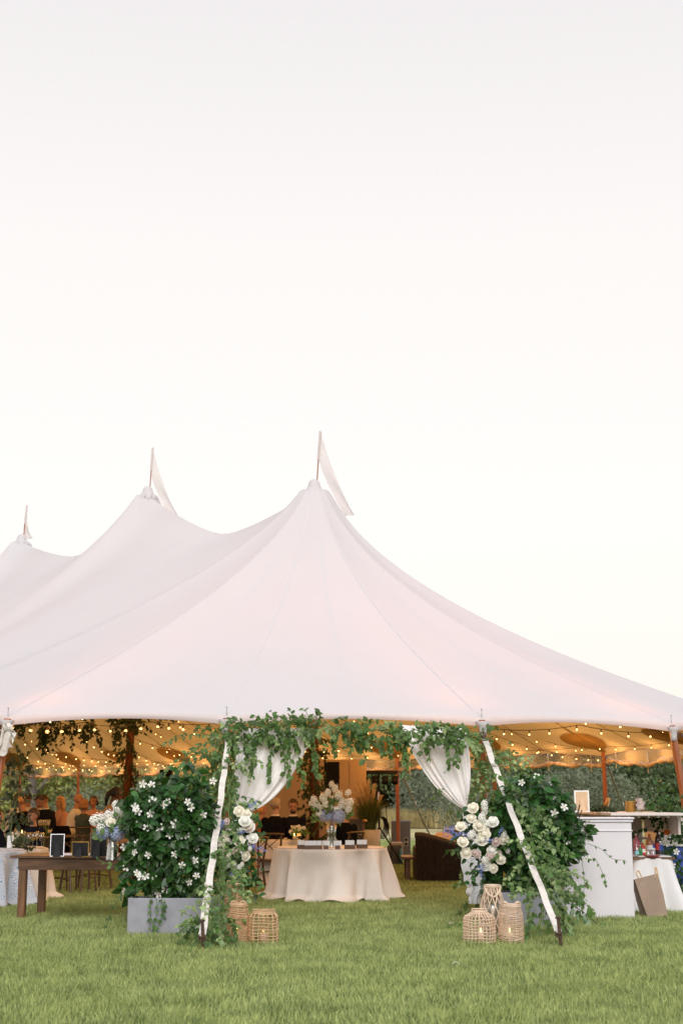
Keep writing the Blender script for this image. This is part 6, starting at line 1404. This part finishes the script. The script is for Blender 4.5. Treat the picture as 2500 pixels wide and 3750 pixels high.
    for s in (-1, 1): b = MB(); b.ell(J(s*.030, .086, .122), (.009, .005, .006), 6, 5); b.build('eye', M_EYE, root); b = MB(); b.box(J(s*.030, .093, .147), (.026, .006, .005), hd); b.build('eyebrow', hair, root)
    b = MB(); b.ell(J(0, .090, .050), (.019, .007, .006), 8, 5); b.build('mouth', M_LIP, root)
    if beard: b = MB(); b.ell(J(0, .042, .035), (.054, .060, .040), 10, 7); b.build('beard', hair, root, True)
    return root
def sit(label, px, py, Y, rz, **k):
    """seat a person so that the head centre stands where it was seen"""
    p = at(px, py, Y); sc = k.pop('sc', 1.0); l = k.get('lean', 0)
    hzz = (.47+.09 if not k.get('stand') else .93)+.575+.12; dy = (l*.575+.02)
    head = Vector((0, dy, 0)); head.rotate(Matrix.Rotation(rz, 3, 'Z')); s = p.z/hzz if sc == 1.0 else sc
    s = max(.9, min(1.15, s)); dz = p.z-hzz*s
    return person(label, (p.x-head.x*s, Y-head.y*s, max(dz, 0) if dz < .12 else .0), rz, sc=s, **k)
HP = pi/2
GG = 'seated wedding guests'
sit('grey haired man in a black suit seen from behind, seated by the left drape', 1010, 2950, 25.3, -.35, top=M_SUIT, hair=H_GR, lean=.12, turn=-.3, group=GG, shirt=M_SHIRT)
sit('bearded man in a dark vest facing the entrance beyond the grey haired man', 1072, 2952, 26.6, 2.8, skin=1, top=M_NAVY, hair=H_BR, turn=.4, nod=.2, beard=True, group=GG, shirt=M_SHIRT)
sit('woman in a rust dress glimpsed under the left drape', 955, 2962, 26.0, -1.2, skin=1, top=M_ORANGE, hair=H_BL, style='bob', legs=M_ORANGE, sleeves=False, group=GG)
sit('man in a black suit half hidden by the tall vase', 1262, 2980, 26.2, .5, top=M_SUIT, hair=H_BK, lean=.1, group=GG)
sit('child with short brown hair looking left behind the wine glasses', 121, 2988, 22.3, 2.6, skin=1, top=M_NAVY, hair=H_BR, style='fringe', turn=-.1, group=GG)
sit('man in a dark sleeve cut off by the left edge', -8, 2990, 21.2, -.9, top=M_SUIT, hair=H_BR, group=GG, lean=.2)
sit('balding fair haired man in a black jacket leaning left', 84, 2938, 30.0, .9, skin=1, top=M_SUIT, hair=H_BL, lean=.25, nod=.4, group=GG)
sit('dark haired man in a white shirt at the far left table', 62, 2928, 32.5, -.8, skin=1, top=M_SHIRT, hair=H_BR, lean=.1, nod=.4, group=GG)
sit('guest in a white shirt just behind the balding man', 102, 2925, 33.5, .4, skin=1, top=M_SHIRT, hair=H_BR, group=GG)
sit('dark haired man in black facing right at the far table', 143, 2934, 33.5, -2.5, skin=1, top=M_SUIT, hair=H_BK, nod=.2, group=GG, shirt=M_SHIRT)
sit('man in a dark suit with his head bowed to the left', 166, 2932, 32.3, 1.2, skin=1, top=M_NAVY, hair=H_BR, lean=.22, nod=.4, group=GG, shirt=M_SHIRT)
sit('blonde long haired woman in a pink blouse', 219, 2938, 33.0, 2.4, skin=0, top=M_PINK, hair=H_BL, style='long', legs=M_PINK, group=GG)
sit('bald man in a white shirt seated sideways', 284, 2930, 31.2, -1.15, skin=1, top=M_SHIRT, style='bald', lean=.12, nod=.25, group=GG)
sit('woman in a sleeveless dark green dress with short curly hair', 310, 2950, 30.4, -.7, skin=1, top=M_GREEN, hair=H_GG, style='bob', legs=M_GREEN, sleeves=False, group=GG)
sit('dark haired woman facing the camera behind the green dress', 342, 2936, 34.0, 2.9, skin=1, top=M_PINK, hair=H_BK, style='bob', legs=M_PINK, group=GG)
sit('dark haired woman with a ponytail in a tan top, taller than the other guests', 418, 2908, 26.5, -1.2, skin=2, top=M_TAN, hair=H_BK, style='bun', lean=.15, nod=.3, legs=M_TAN, stand=False, sc=1.12, seat=.60)
jk = thing('jacket_on_chair', 'black jacket hung over the chair of the bald man', 'jacket', (at(235, 3000, 30.6).x, 30.6, 0)); b = MB()
b.grid(lambda u, v: Vector(((u-.5)*(.30+.16*min(1, v*4)-.1*v), -.27-.05*sin(u*pi)+.02*sin(u*14)*v, .92-.62*v)), 18, 10); b.build('cloth', M_SUIT, jk, True)
